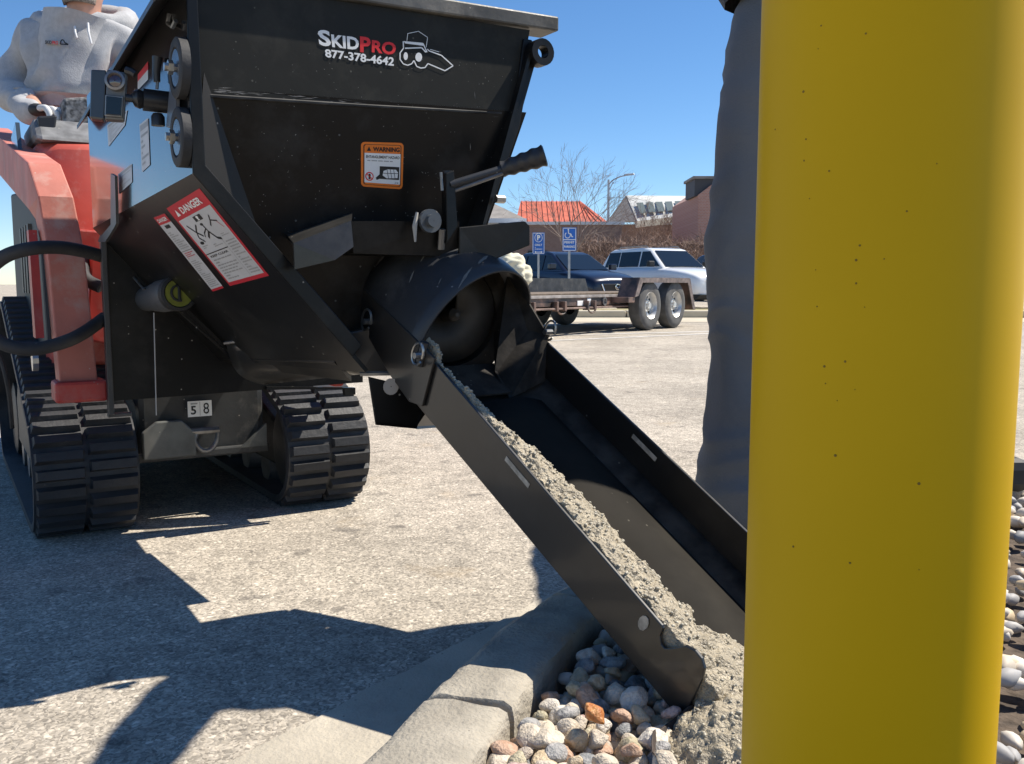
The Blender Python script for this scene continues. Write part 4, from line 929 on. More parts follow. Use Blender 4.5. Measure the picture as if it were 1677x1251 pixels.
# gate lever
lv = MB(); A_, B_ = onf(737, 303, 1.0), onf(835, 273, 1.03); C2 = onf(893, 254, 1.07)
MB().tube([A_, B_], .008, 10).ob('lever_bar', BLACKD, hp_, smooth=True)
MB().tube([onf(745, 312, 1.0), onf(825, 283, 1.03)], .004, 8).ob('lever_rod', GREYS, hp_, smooth=True)
gp = MB(); N_ = 40; pts = [B_.lerp(C2, -.25+1.25*k/N_) for k in range(N_+1)]
rs = [.0150+.0060*(k/N_)+.0013*cos(k/N_*2*pi*4) for k in range(N_+1)]; rs[0] = .008; rs[-1] = .018
gp.tube(pts, rs, 16).ob('lever_grip', GRIP, hp_, smooth=True)
MB().slab([onf(722, 285, .985), onf(736, 280, .985), onf(742, 372, .985), onf(724, 400, .985)], MF*.02).ob('lever_bracket', BLACK, hp_, bevel=.002)
MB().tube([onf(733, 280, .99), onf(733, 318, .99)], .010, 10).ob('lever_pivot', BLACKD, hp_, smooth=True)
MB().tube([onf(722, 282, 1.0), onf(724, 312, 1.0)], .003, 6).ob('cotter_wire', GREYS, hp_)
MB().tube([onf(724, 375, 1.0), onf(722, 408, .99)], .007, 8).ob('gate_rod', GREYS, hp_, smooth=True)
# manual tube with cap
A_, B_ = onl(228, 492, .09), onf(292, 480, .26)
ax = (B_-A_).normalized(); Lt = (B_-A_).length
MB().lathe(A_, ax, [(-.005, .001), (-.002, .020), (.004, .030), (.012, .033), (Lt*.45, .033), (Lt*.5, .037), (Lt*.62, .037), (Lt*.64, .041), (Lt*.98, .041), (Lt, .037), (Lt, .001)], 28).ob('manual_tube', TUBEM, hp_, smooth=True, angle=35)
cpo = MB().lathe(B_, ax, [(-.02, .043), (.008, .043), (.010, .036), (.006, .033)], 28).ob('tube_cap_ring', TRIM, hp_, smooth=True)
cpd = MB().lathe(B_, ax, [(.004, .034), (.007, .033), (.007, .001)], 24).ob('tube_cap', CAPM, hp_, smooth=True)
u_ = UP.cross(ax).normalized(); wv = ax.cross(u_)
rg = MB(); rg.tube([B_+ax*.009+u_*(.019*cos(t*.45))+wv*(.019*sin(t*.45)) for t in range(12)], .003, 6); rg.tube([B_+ax*.009-wv*.018, B_+ax*.009+wv*.018], .004, 6); rg.ob('cap_mark', TRIM, cpd)
MB().tube([onl(252, 512, .10), onl(256, 680, .10)], .0016, 6).ob('hanging_wire', mat('wire_grey', (.4, .4, .4), .5), hp_)
MB().tube([onl(211, 445, .06), onl(236, 474, .07)], .003, 6).ob('scratch_wire', GREYS, hp_)
# ---- prints on the hopper
def dpx(f_plane, pts_): return [f_plane(u, v) for u, v in pts_]
fu = lambda u, v: onf(u, v, FU)
lg = Decal(fu(519, 48), fu(652, 63), fu(648, 108), fu(525, 92), MF)
lg.text('S', .0, .0, .15, .60, WHITE, 1, .035); lg.text('KID', .16, .13, .50, .60, WHITE, 1, .035)
lg.text('P', .515, .08, .65, .66, PRED, 1, .035); lg.text('RO', .665, .16, .98, .62, PRED, 1, .035)
lg.text('877-378-4642', .06, .70, .97, 1.02, WHITE, 1, .03)
lg.build('brand_lettering', hp_)
class DPX(Decal):
    def P(s, u, v, k): return onf(500+u/4.315, 30+v/4.315, FU)+MF*(.0008+.0004*k)
dp = DPX(V(), V((1, 0, 0)), V(), V((0, 1, 0)), MF)
dp.stroke([(716, 160), (722, 108), (798, 92), (862, 135), (852, 205)], 4, WHITE, 1)
dp.stroke([(690, 163), (692, 212), (668, 245), (668, 290), (690, 322), (722, 332), (750, 322), (766, 298), (785, 340), (815, 352), (845, 348), (864, 320), (985, 371), (1042, 336), (960, 262), (872, 230), (860, 218)], 8, WHITE, 1)
dp.stroke([(692, 165), (830, 178), (858, 240)], 8, WHITE, 1); dp.poly([(695, 165), (830, 176), (838, 196), (702, 178)], WHITE, 2); dp.stroke([(702, 212), (820, 208), (850, 240)], 9, WHITE, 1)
dp.stroke([(880, 220), (945, 238)], 4, WHITE, 1); dp.disc(707, 268, 15, 28, WHITE, 2); dp.disc(799, 275, 24, 32, WHITE, 2)
dp.build('loader_emblem', hp_)
# scratches, cement flecks and scuffs
rf_ = random.Random(21); fk = MB()
def fleck(pf, n_, u, v, du, dv, wd):
    a_, b_ = pf(u, v)+n_*.0007, pf(u+du, v+dv)+n_*.0007; d_ = (b_-a_); sd = n_.cross(d_).normalized()*wd
    m_ = (a_+b_)*.5+sd*rf_.uniform(.4, 1.2); fk.quadm([a_-sd*.5, m_, b_+sd*.2, (a_+b_)*.5-sd], [(0, 1, 2, 3)])
for (u, v, du, dv) in ((777, 149, 1, 13), (770, 234, 0, 13), (793, 296, 1, 16), (690, 280, 3, 4)): fleck(tl, tn, u, v, du, dv, .0007)
for _ in range(150):
    v = rf_.uniform(165, 400); u = rf_.uniform(350+(v-150)*.4, 850-(v-180)*.28); fleck(tl, tn, u, v, rf_.uniform(-2.5, 2.5), rf_.uniform(-2, 2), rf_.choice((.0004, .0006, .001)))
for _ in range(60): u = rf_.uniform(345, 855); fleck(fu, MF, u, rf_.uniform(60, 145)+(u-345)*.07, rf_.uniform(-2, 2), rf_.uniform(-2, 2), rf_.choice((.0003, .0005, .0007)))
for _ in range(70):
    u = 345+470*rf_.random()**1.3; v = 150+(u-345)*.085+rf_.gauss(0, 2.2)-3; fleck(fu, MF, u, v, rf_.uniform(4, 26), rf_.uniform(0, 2.5), rf_.choice((.0003, .0005, .0008)))
stuff(fk.ob('cement_flecks', mat('cement_fleck', (.26, .25, .235), .85), hp_))
# warning label
wl = Decal(tl(591, 232), tl(661, 234), tl(659, 310), tl(591, 305), tn)
def rr(dc, a, b, c, e, r_, m_, k):
    pts_ = []
    for cx_, cy_, a0 in ((c-r_, b+r_*.9, -90), (c-r_, e-r_*.9, 0), (a+r_, e-r_*.9, 90), (a+r_, b+r_*.9, 180)):
        for t in range(5): an = R(a0+t*22.5); pts_.append((cx_+r_*cos(an), cy_+r_*.9*sin(an)))
    dc.poly(pts_, m_, k)
rr(wl, 0, 0, 1, 1, .09, ORANGE, 0); rr(wl, .055, .05, .945, .95, .05, PBLK, 1); rr(wl, .075, .06, .925, .94, .05, ORANGE, 2); wl.rect(.075, .24, .925, .90, WHITE, 3)
wl.poly([(.13, .195), (.225, .195), (.178, .10)], PBLK, 4); wl.text('WARNING', .27, .10, .90, .20, PBLK, 4, .035)
wl.text('ENTANGLEMENT HAZARD', .11, .29, .90, .35, PBLK, 4, .02); wl.lines(.14, .385, .87, .43, 1, PGREY, 4)
wl.poly([(.43, .52), (.90, .52), (.90, .80), (.43, .80), (.36, .83), (.34, .78), (.43, .70)], PBLK, 4)
wl.poly([(.52, .62), (.62, .58), (.82, .58), (.87, .64), (.86, .76), (.60, .78), (.50, .72)], WHITE, 5)
for x in (.6, .68, .76): wl.stroke([(x, .58), (x+.04, .78)], .012, PBLK, 6)
wl.stroke([(.51, .67), (.87, .66)], .012, PBLK, 6)
wl.disc(.19, .76, .10, .10, PRED, 4); wl.disc(.19, .76, .075, .075, WHITE, 5); wl.stroke([(.19, .70), (.19, .82)], .05, PBLK, 6); wl.stroke([(.13, .71), (.25, .81)], .02, PRED, 7); wl.text('CE', .80, .855, .89, .885, PBLK, 4)
wl.build('warning_label', hp_)
# danger labels on the sloped side
sp_ = lambda u, v: plane(u, v, sn, SA)
dl = Decal(sp_(273, 341), sp_(327, 308), sp_(441, 451), sp_(377, 468), sn)
dl.rect(0, 0, 1, 1, DRED, 0); dl.rect(.045, .165, .955, .955, LGREY, 1); dl.text('DANGER', .28, .05, .86, .125, WHITE, 2, .03); dl.poly([(.12, .125), (.22, .125), (.17, .05)], WHITE, 2)
dl.rect(.42, .19, .62, .25, PBLK, 2); dl.text('!', .49, .195, .55, .245, WHITE, 3, .03)
dl.stroke([(.14, .24), (.24, .34), (.34, .40)], .022, PBLK, 2); dl.stroke([(.36, .27), (.26, .33), (.20, .40), (.28, .46)], .022, PBLK, 2); dl.disc(.18, .46, .05, .018, PBLK, 2)
dl.stroke([(.50, .30), (.52, .38), (.42, .44)], .028, PBLK, 2); dl.stroke([(.52, .38), (.60, .47), (.68, .49)], .028, PBLK, 2); dl.disc(.49, .29, .035, .014, PBLK, 2); dl.stroke([(.52, .34), (.40, .38), (.36, .42)], .015, PBLK, 2)
dl.stroke([(.78, .24), (.72, .30), (.66, .34)], .02, PBLK, 2); dl.stroke([(.74, .29), (.86, .32)], .014, PBLK, 2); dl.stroke([(.82, .30), (.90, .40)], .008, DRED, 2)
dl.lines(.12, .49, .30, .53, 2, PGREY, 2, 1); dl.lines(.40, .51, .62, .55, 2, PGREY, 2, 2); dl.lines(.72, .44, .9, .48, 2, PGREY, 2, 3)
dl.rect(.05, .585, .66, .595, PBLK, 2); dl.rect(.66, .5, .665, .95, PGREY, 2)
dl.text('KEEP CLEAR', .12, .615, .6, .64, PBLK, 2, .02); dl.lines(.12, .66, .62, .93, 8, PGREY, 2, 5); dl.lines(.71, .52, .93, .93, 13, PGREY, 2, 6)
dl.build('danger_label', hp_)
d2 = Decal(sp_(252, 356), sp_(270, 349), sp_(367, 471), sp_(349, 477), sn)
d2.rect(0, 0, 1, 1, LGREY, 0); d2.rect(0, 0, 1, .10, DRED, 1); d2.text('DANGER', .12, .03, .9, .075, WHITE, 2, .02); d2.rect(0, .97, 1, 1, DRED, 1); d2.rect(.0, .45, 1, .455, PBLK, 1)
d2.rect(.3, .12, .7, .16, PBLK, 1); d2.lines(.15, .2, .85, .43, 9, PGREY, 1, 7); d2.lines(.15, .47, .85, .56, 4, DRED, 1, 8); d2.lines(.15, .58, .85, .95, 15, PGREY, 1, 9)
d2.build('side_label', hp_)
# reflected-looking white stickers on the side plate
for q in ([(176, 205), (209, 180), (205, 205), (178, 240)], [(229, 204), (243, 193), (246, 270), (233, 282)], [(194, 285), (216, 268), (217, 298), (195, 318)]):
    c = [sidep_(u, v) for u, v in q]; d3 = Decal(c[0], c[1], c[2], c[3], spn); d3.rect(0, 0, 1, 1, LGREY, 0); d3.rect(.05, .04, .95, .16, PGREY, 1); d3.lines(.1, .22, .9, .92, 6, PGREY, 1, 11); d3.build('side_sticker', hp_)
c = [sidep_(u, v) for u, v in [(226, 122), (243, 100), (243, 130), (226, 148)]]; d3 = Decal(c[0], c[1], c[2], c[3], spn); d3.rect(0, 0, 1, .45, DRED, 0); d3.rect(0, .45, 1, 1, LGREY, 0); d3.build('side_sticker', hp_)

# ================================================================== CHUTE
ch = empty('discharge_chute', CH(-.5, .16, 0), 0, 'long black steel chute sloping from the hopper spout down to the stones', 'chute')
def wall(poly, w0, w1, name, mt=BLACKC, bevel=.0015): return prism(poly, w0, w1, lambda p, w_: CH(p[0], w_, p[1])).ob(name, mt, ch, bevel=bevel)
near = [(-.76, -.002), (-.745, .100), (-.10, .090), (-.096, .088), (-.094, .074), (-.086, .066), (-.078, .066), (-.068, .078), (-.055, .098), (-.040, .105), (-.026, .104), (-.015, .096), (-.010, .082), (.0, .004), (-.006, .0)]
wall(near, -.006, 0, 'near_wall')
wall([(-.80, -.002), (-.80, .095), (.0, .100), (.0, .0)], .315, .321, 'far_wall')
def ufl(u, v):
    w_ = .315*u; n = -.002+.030*(abs(2*u-1)**3.2)-.012*(1-(2*u-1)**2)*0; return CH(-.80+.80*v, w_, n)
MB().grid(ufl, 16, 20).ob('floor', DARKIN, ch, smooth=True, solid=.004)
# floor liner sheet humped slightly, as seen along the middle
def lin(u, v): w_ = .10+.17*u; return CH(-.70+.70*v, w_, .012+.016*sin(pi*u))
MB().grid(lin, 8, 12).ob('floor_liner', mat('liner_brown_steel', (.017, .0145, .011), .8, spec=.15, var=.25, vs=8, dust=.1, dustcol=(.1, .09, .07)), ch, smooth=True, solid=.003)
# collar (upper section) and hood
wall([(-1.01, .035), (-1.00, .095), (-.735, .112), (-.722, .012), (-.76, -.006), (-.84, .0)], -.013, -.007, 'collar_side', mat('collar_paint', (.03, .027, .024), .38, coat=.2, dust=.2, dustcol=(.15, .14, .13)))
wall([(-1.0, .035), (-1.00, .095), (-.80, .110), (-.79, .012)], .323, .329, 'collar_side')
def hoodf(u, v):
    a = pi*(1-u); rr_ = .168; c = -1.01+v*(.13+.05*sin(pi*u)*0+.10*(1-u)*(1-u))-.0*sin(a); 
    return CH(c+.02*sin(a)*v, .158+rr_*cos(a), .085+.150*abs(sin(a))**1.22)
MB().grid(hoodf, 36, 6).ob('spout_hood', BLACKD, ch, smooth=True, solid=.005)
smr = MB(); rs_ = random.Random(8)
for (u, v, L_, wd) in ((.30, .35, .020, .003), (.22, .45, .022, .004), (.62, .55, .05, .006), (.68, .4, .04, .005), (.74, .7, .03, .006), (.48, .75, .04, .008), (.36, .9, .05, .006), (.55, .15, .02, .003), (.42, .5, .012, .003), (.28, .75, .012, .003)):
    n_ = 7; row0 = []; row1 = []
    for k in range(n_):
        t = k/(n_-1); uu = u+(t-.5)*L_*2.0; vv = min(.98, max(.02, v-(t-.5)*L_*3)); w2 = wd*sin(pi*(.06+.88*t))*rs_.uniform(.6, 1.3)*3
        for rw, sg in ((row0, 1), (row1, -1)):
            p = hoodf(uu, min(.995, max(.005, vv+sg*w2))); o2 = hoodf(uu, .5)-CH(-.93, .158, .085); o2 -= CD*o2.dot(CD); rw.append(p+o2.normalized()*.0036)
    smr.quadm(row0+row1, [(k, k+1, n_+k+1, n_+k) for k in range(n_-1)])
stuff(smr.ob('cement_smears', mat('cement_smear', (.15, .145, .135), .85, var=.3, vs=60), ch))
# back plate closing behind the hood with round auger outlet
rc = CH(-.915, .165, .085); ra = MF
MB().lathe(rc-MF*.03, MF, [(0, .145), (.012, .145), (.012, .108), (-.10, .108), (-.10, .001)], 36).ob('outlet_ring', DARKIN, ch, smooth=True)
fl_ = MB(); nst = 40; u_ = ML; w2_ = UP
vs = []
for k in range(nst+1):
    t = 2*pi*1.15*k/nst+.6; h_ = -.10+.10*k/nst
    vs += [rc+MF*h_+(u_*cos(t)+w2_*sin(t))*.012, rc+MF*h_+(u_*cos(t)+w2_*sin(t))*.102]
fl_.quadm(vs, [(2*k, 2*k+1, 2*k+3, 2*k+2) for k in range(nst)])
AUG = mat('worn_auger_steel', (.055, .048, .040), .6, metal=.1, var=.35, vs=12)
fl_.ob('auger_flight', AUG, ch, smooth=True, solid=.006)
MB().tube([rc-MF*.1, rc-MF*.005, rc+MF*.006], [.014, .014, .004], 12).ob('auger_shaft', AUG, ch, smooth=True)
# inner apron between the outlet and the far wall
MB().slab([CH(-.955, .30, .17), CH(-.80, .314, .112), CH(-.74, .30, .03), CH(-.72, .20, .012), CH(-.80, .215, .02), CH(-.90, .265, .06)], CW*.004).ob('apron_plate', DARKIN, ch)
MB().slab([CH(-.84, .04, .006), CH(-.84, .28, .006), CH(-.73, .25, .014), CH(-.73, .06, .014)], CN*.004).ob('apron_lip', DARKIN, ch)
# pins with ring clips
def pin(c, w_, n, name='linch_pin'):
    p = CH(c, w_, n); s_ = -1 if w_ < .1 else 1
    o = MB().tube([p, p+CW*s_*.02], .006, 8).ob(name, GREYS, ch, smooth=True)
    q = p+CW*s_*.014; pts_ = [q+CD*(.016*cos(t*.42))+CN*(.022*sin(t*.42)+.004) for t in range(15)]
    MB().tube(pts_, .0025, 6).ob('ring_clip', BOLT, o, smooth=True)
pin(-.945, -.012, .055); pin(-.765, -.014, .098); pin(-.80, .31, .112)
MB().tube([CH(-.775, -.012, .12), CH(-.765, -.016, .075)], .009, 8).ob('hook', BLACKD, ch, smooth=True)
# pale patches in place of slot and peg openings, coloured as concrete/light behind
SLM = mat('slot_pale_patch', (.36, .33, .28), .8, var=.3, vs=80)
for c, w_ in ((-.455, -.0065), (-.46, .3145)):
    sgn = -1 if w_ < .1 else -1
    MB().slab([CH(c-.035, w_, .082), CH(c+.035, w_, .080), CH(c+.035, w_, .071), CH(c-.035, w_, .073)], CW*(-.0006)).ob('slot_patch', SLM, ch)
MB().slab([CH(-.125+.009*cos(t*.6)+0, -.0066, .068+.013*sin(t*.6)) for t in range(10)], CW*(-.001)).ob('peg_hole_patch', SLM, ch)
MB().slab([CH(-.12+.009*cos(t*.6)+0, .3145, .05+.013*sin(t*.6)) for t in range(10)], CW*(-.001)).ob('peg_hole_patch', SLM, ch)

# ================================================================== CONCRETE
cmb = MB()
def conc(u, v):
    c = -.79+.86*v; tt = min(1, max(0, (v-.05)/.45)); wmax = .028+.100*tt*tt*(3-2*tt)
    if v > .82: wmax += (v-.82)*1.1
    w_ = .002+wmax*u
    base = 0.
    top = .096-.010*min(1, v*1.2)+(.016 if v < .05 else 0)
    h = top*(1-u**2.0)+.006*sin(pi*u)+.018*u
    if v > .86: h *= max(.35, 1-(v-.86)*2.6)
    if u == 0: h = .02
    p0 = V((c, w_, 0)); edge = min(1, (1-u)*7)
    nz = (noise.noise(p0*60)*.007+noise.noise(p0*140)*.0045+noise.noise(p0*24)*.007)*edge
    wj = (noise.noise(V((c*28, 3, 0)))*.016+noise.noise(V((c*90, 9, 0)))*.006)*u
    return CH(c, w_+wj, base+h+nz)
cmb.grid(conc, 56, 330)
# spill falling off the end and mound in the hole
def spill(u, v):
    a = conc_end = CH(.055, -.03+.33*u, 0)
    p = V((.26+.20*u-.035*v, 1.24-.02*v+.12*u, 0)); z = .13-.10*v*v+.02*sin(pi*u)
    q = V((p.x-.01*v, p.y-.16*v, z))
    nz = noise.noise(q*55)*.007+noise.noise(q*130)*.005+noise.noise(q*20)*.012
    return q+V((.3, -.5, .8))*nz
cmb.grid(spill, 70, 60)
def mound(u, v):
    a = 2*pi*u; r_ = .16*v; z = .045+.105*(1-v*v)**1.0; q = V((.325+cos(a)*r_*1.0, 1.16+sin(a)*r_*.95, z))
    nz = (noise.noise(q*55)*.007+noise.noise(q*130)*.005+noise.noise(q*20)*.010); d_ = V((cos(a)*.5, sin(a)*.5, .8)); return q+d_*nz
cmb.grid(mound, 130, 50)
stuff(cmb.ob('wet_concrete', CONCW, None, smooth=True, angle=0))
# exposed aggregate in the mix
rg_ = random.Random(5); am = MB()
i2 = stone_mesh(5, 1); iv2 = [v.co.copy() for v in i2.vertices]; if2 = [tuple(p.vertices) for p in i2.polygons]
for k in range(1700):
    t = rg_.random()
    if t < .55: p = conc(rg_.uniform(.0, .97), rg_.uniform(.02, 1))
    elif t < .78: p = spill(rg_.random(), rg_.random())
    else: p = mound(rg_.random(), sqrt(rg_.random()))
    s_ = rg_.choice((.002, .0025, .003, .0035, .0045)); rt = Matrix.Rotation(rg_.uniform(0, 6.28), 3, 'Z') @ Matrix.Rotation(rg_.uniform(-1, 1), 3, 'X')
    am.quadm([p+rt @ (v*s_) for v in iv2], if2)
stuff(am.ob('concrete_aggregate', CONCA, None, smooth=True, angle=0))
# torn dark liner around the post hole
def ringf(u, v):
    a = 2*pi*u; q = V((.310+cos(a)*(.118+.015*sin(pi*v)), 1.100+sin(a)*(.115+.015*sin(pi*v)), .052+.062*sin(pi*v*.9)+.012*noise.noise(V((cos(a)*3, sin(a)*3, v)))))
    return q+V((1, 1, 1))*noise.noise(q*40)*.004
tagt(MB().grid(ringf, 60, 6).ob('post_hole_liner', mat('torn_dark_liner', (.045, .032, .025), .7, var=.4, vs=30, bump=.4), None, smooth=True, angle=0), 'torn dark liner edge around the hole filled with wet concrete', 'liner')

# ================================================================== BOLLARD
bc = V((.2655, .66, 0)); bl = empty('yellow_bollard', bc, 0, 'large yellow safety bollard filling the right foreground', 'bollard')
prf = [(.0, .0885), (1.22, .0895)]+[(1.22+.085*sin(R(a_)), .0895*cos(R(a_))) for a_ in range(10, 90, 10)]+[(1.306, .001)]
MB().lathe(bc+UP*.03, UP, prf, 96).ob('bollard_sleeve', YEL, bl, smooth=True)
sp = MB(); rb = random.Random(11)
for (u, v) in [(1345, 42), (1418, 55), (1316, 150), (1270, 212), (1320, 228), (1358, 280), (1534, 268), (1485, 346), (1408, 402), (1402, 426), (1336, 442), (1338, 502), (1416, 503), (1350, 600), (1384, 592), (1371, 656), (1368, 746), (1505, 792), (1299, 895), (1392, 922), (1326, 325), (1340, 80), (1402, 464), (1400, 638), (1352, 628), (1448, 424), (1505, 933), (1317, 263)]:
    r_ = ray(u, v); o_ = EYE-bc; a_ = r_.x**2+r_.y**2; b_ = 2*(o_.x*r_.x+o_.y*r_.y); c_ = o_.x**2+o_.y**2-.0890**2; t = (-b_-sqrt(b_*b_-4*a_*c_))/2/a_; p = EYE+r_*t; nr = V((p.x-bc.x, p.y-bc.y, 0)).normalized(); s_ = rb.uniform(.0003, .0009)
    sp.lathe(p, nr, [(-.0004, s_*1.2), (.0003, s_), (.0006, .0001)], 8)
stuff(sp.ob('dirt_specks', mat('brown_speck', (.22, .14, .02), .8), bl))

# ================================================================== ACTION CAMERA ON CLAMP
ac = empty('action_camera', onl(180, 160, -.16), 0, 'small action camera on a black ball mount stuck to the hopper side by magnets', 'camera')
def onp(u, v, y): return D(u, v, y)
yc = 1.68
CASE = mat('camera_case_black', (.025, .025, .027), .35, var=.2)
def quadbox(pts_, dpt, name, mt, par, bevel=.003): return MB().slab([onp(u, v, yc+dy) for u, v, dy in pts_], V((-.35, .94, 0))*dpt).ob(name, mt, par, bevel=bevel)
quadbox([(149, 113, .02), (174, 114, 0), (170, 196, 0), (147, 193, .02)], .035, 'camera_grip', CASE, ac)
quadbox([(175, 113, 0), (208, 119, 0), (203, 197, 0), (171, 195, 0)], .03, 'camera_case', mat('camera_grey', (.13, .13, .13), .4, metal=.4), ac)
lc = onp(189, 133, yc-.004); la = V((.25, -.96, .05)).normalized()
MB().lathe(lc, la, [(-.006, .017), (.008, .017), (.009, .013), (.004, .011)], 24).ob('lens_ring', mat('lens_ring_grey', (.25, .24, .24), .3, metal=.6), ac, smooth=True)
MB().lathe(lc, la, [(.004, .012), (.006, .007), (.0065, .001)], 20).ob('lens', LENS, ac, smooth=True)
quadbox([(172, 154, -.006), (202, 157, -.006), (200, 192, -.006), (171, 190, -.006)], .006, 'screen_frame', GREYS, ac, .002)
quadbox([(174, 157, -.0085), (200, 160, -.0085), (198, 189, -.0085), (173, 187, -.0085)], .005, 'screen', GLASS, ac, .001)
MB().tube([onp(206, 115, yc), onp(216, 118, yc), onp(222, 122, yc)], .007, 8).ob('shutter_knob', CASE, ac)
MB().tube([onp(206, 160, yc), onp(222, 162, yc+.005)], .007, 10).ob('ball_stem', CASE, ac, smooth=True)
MB().lathe(onp(228, 162, yc+.01), V((1, .2, 0)), [(-.012, .006), (-.008, .014), (0, .0175), (.008, .014), (.012, .006)], 16).ob('ball_joint', CASE, ac, smooth=True)
MB().tube([onp(234, 163, yc+.01), onp(276, 168, yc+.03)], .0195, 18).ob('clamp_arm', CASE, ac, smooth=True)
MB().tube([onp(257, 146, yc+.02), onp(258, 132, yc+.02)], .003, 8).ob('knob_screw', GREYS, ac)
MB().tube([onp(257, 134, yc+.02), onp(256, 118, yc+.02), onp(258, 93, yc+.02)], [.006, .007, .0095], 10).ob('clamp_knob', CASE, ac, smooth=True)
MB().lathe(onp(259, 206, yc+.02), UP, [(0, .001), (0, .012), (.016, .012), (.022, .008), (.022, .001)], 16).ob('lower_knob', CASE, ac, smooth=True)
bp = [onl(u, v, -.012) for u, v in [(281, 127), (300, 130), (300, 148), (284, 200), (300, 203), (300, 222), (281, 207), (270, 205), (272, 150), (281, 148)]]
MB().slab([onl(u, v, -.014) for u, v in [(279, 129), (288, 127), (288, 205), (272, 208), (277, 150)]], ML*.006).ob('mount_plate', mat('mount_plate_paint', (.10, .11, .13), .3), ac)
for (u, v) in ((303, 113), (305, 226)):
    c = onl(u, v, -.0)
    dsk = MB().lathe(c-ML*.001, -ML, [(0, .050), (.014, .050), (.016, .047), (.016, .034), (.013, .032), (.013, .001)], 36).ob('magnet_base', RUB, ac, smooth=True, angle=35)
    MB().lathe(c-ML*.014, -ML, [(0, .031), (.002, .030), (.002, .001)], 28).ob('magnet_face', mat('magnet_face', (.12, .13, .15), .25, metal=.5), dsk, smooth=True)
    MB().tube([c-ML*.014, c-ML*.034], .007, 8).ob('bolt', BOLT, dsk, smooth=True)
    MB().lathe(c-ML*.02, -ML, [(0, .012), (.008, .012), (.008, .001)], 6).ob('nut', BOLT, dsk)

# ================================================================== OPERATOR
yo = 3.62
op = empty('person', D(120, 300, yo)*1, 0, 'man in a light grey hoodie and gloves standing at the loader controls', 'person')
op.location.z = .2
P_ = lambda u, v, dy=0.: D(u, v, yo+dy)
# body (skin)
J = [(P_(128, 205), .10), (P_(130, 120), .12), (P_(133, 60), .10), (P_(135, 30), (.055, .055)), (P_(136, 8, -.02), (.062, .06)), (P_(137, -28, -.01), (.088, .098)), (P_(137, -62, 0), (.072, .08)),
     (P_(60, 68), .05), (P_(28, 140), .04), (P_(60, 181, -.30), .03), (P_(205, 70), .05), (P_(232, 140), .04), (P_(205, 178, -.28), .03),
     (V((0, 0, 0)), .07), (V((0, 0, 0)), .05), (V((0, 0, 0)), .045), (V((0, 0, 0)), .07), (V((0, 0, 0)), .05), (V((0, 0, 0)), .045)]
hip = P_(128, 235)
for k, sx in ((13, -.10), (16, .10)):
    J[k] = (V((hip.x+sx, yo+.0, .98)), .08); J[k+1] = (V((hip.x+sx*1.2, yo-.03, .62)), .055); J[k+2] = (V((hip.x+sx*1.2, yo+.02, .27)), .042)
skin('body', J, [(0, 1), (1, 2), (2, 3), (3, 4), (4, 5), (5, 6), (2, 7), (7, 8), (8, 9), (2, 10), (10, 11), (11, 12), (0, 13), (13, 14), (14, 15), (0, 16), (16, 17), (17, 18)], SKIN, op, 2)
# face
fc = P_(137, -28, -.09)
MB().tube([P_(137, -42, -.10), P_(137, -26, -.125), P_(137, -22, -.11)], [.008, .016, .006], 8).ob('nose', SKIN, op, smooth=True)
for s_ in (-1, 1):
    MB().lathe(P_(137+s_*14, -43, -.085), V((0, -1, 0)), [(0, .013), (.006, .010), (.008, .001)], 12).ob('eye', mat('eye_white', (.7, .7, .68), .3), op, smooth=True)
    MB().lathe(P_(137+s_*38, -35, 0), V((s_, 0, 0)), [(-.005, .014), (.004, .03), (.010, .022), (.008, .001)], 12).ob('ear', SKIN, op, smooth=True)
def beardf(u, v):
    a = pi*(.12+.76*u); ph = v
    return P_(137, -20, 0)+V((-.088*cos(a)*(1-.35*ph), -.105*sin(a)*(1-.25*ph)-.01, .03-.105*ph))
MB().grid(beardf, 16, 8).ob('beard', BEARD, op, smooth=True, solid=.014)
MB().lathe(P_(137, -70, .0), UP, [(-.03, .098), (.02, .10), (.07, .08), (.095, .04), (.10, .001)], 24).ob('cap', mat('dark_cap', (.03, .035, .05), .8), op, smooth=True)
# hoodie
J = [(P_(126, 215), (.165, .13)), (P_(126, 165), (.185, .145)), (P_(128, 110), (.20, .145)), (P_(132, 72), (.15, .12)), (P_(134, 45), (.10, .09)),
     (P_(62, 66), .088), (P_(38, 105), .078), (P_(22, 152, -.04), .066), (P_(38, 172, -.16), .058), (P_(60, 181, -.34), .042),
     (P_(200, 66), .088), (P_(228, 105), .078), (P_(240, 150, -.04), .064), (P_(222, 172, -.16), .054), (P_(205, 180, -.25), .042)]
skin('hoodie', J, [(0, 1), (1, 2), (2, 3), (3, 4), (3, 5), (5, 6), (6, 7), (7, 8), (8, 9), (3, 10), (10, 11), (11, 12), (12, 13), (13, 14)], HOODIE, op, 4, root=2)
cloth(op.children[-1] if False else [c for c in op.children if c.name.startswith('hoodie')][0], .027, 6.0)
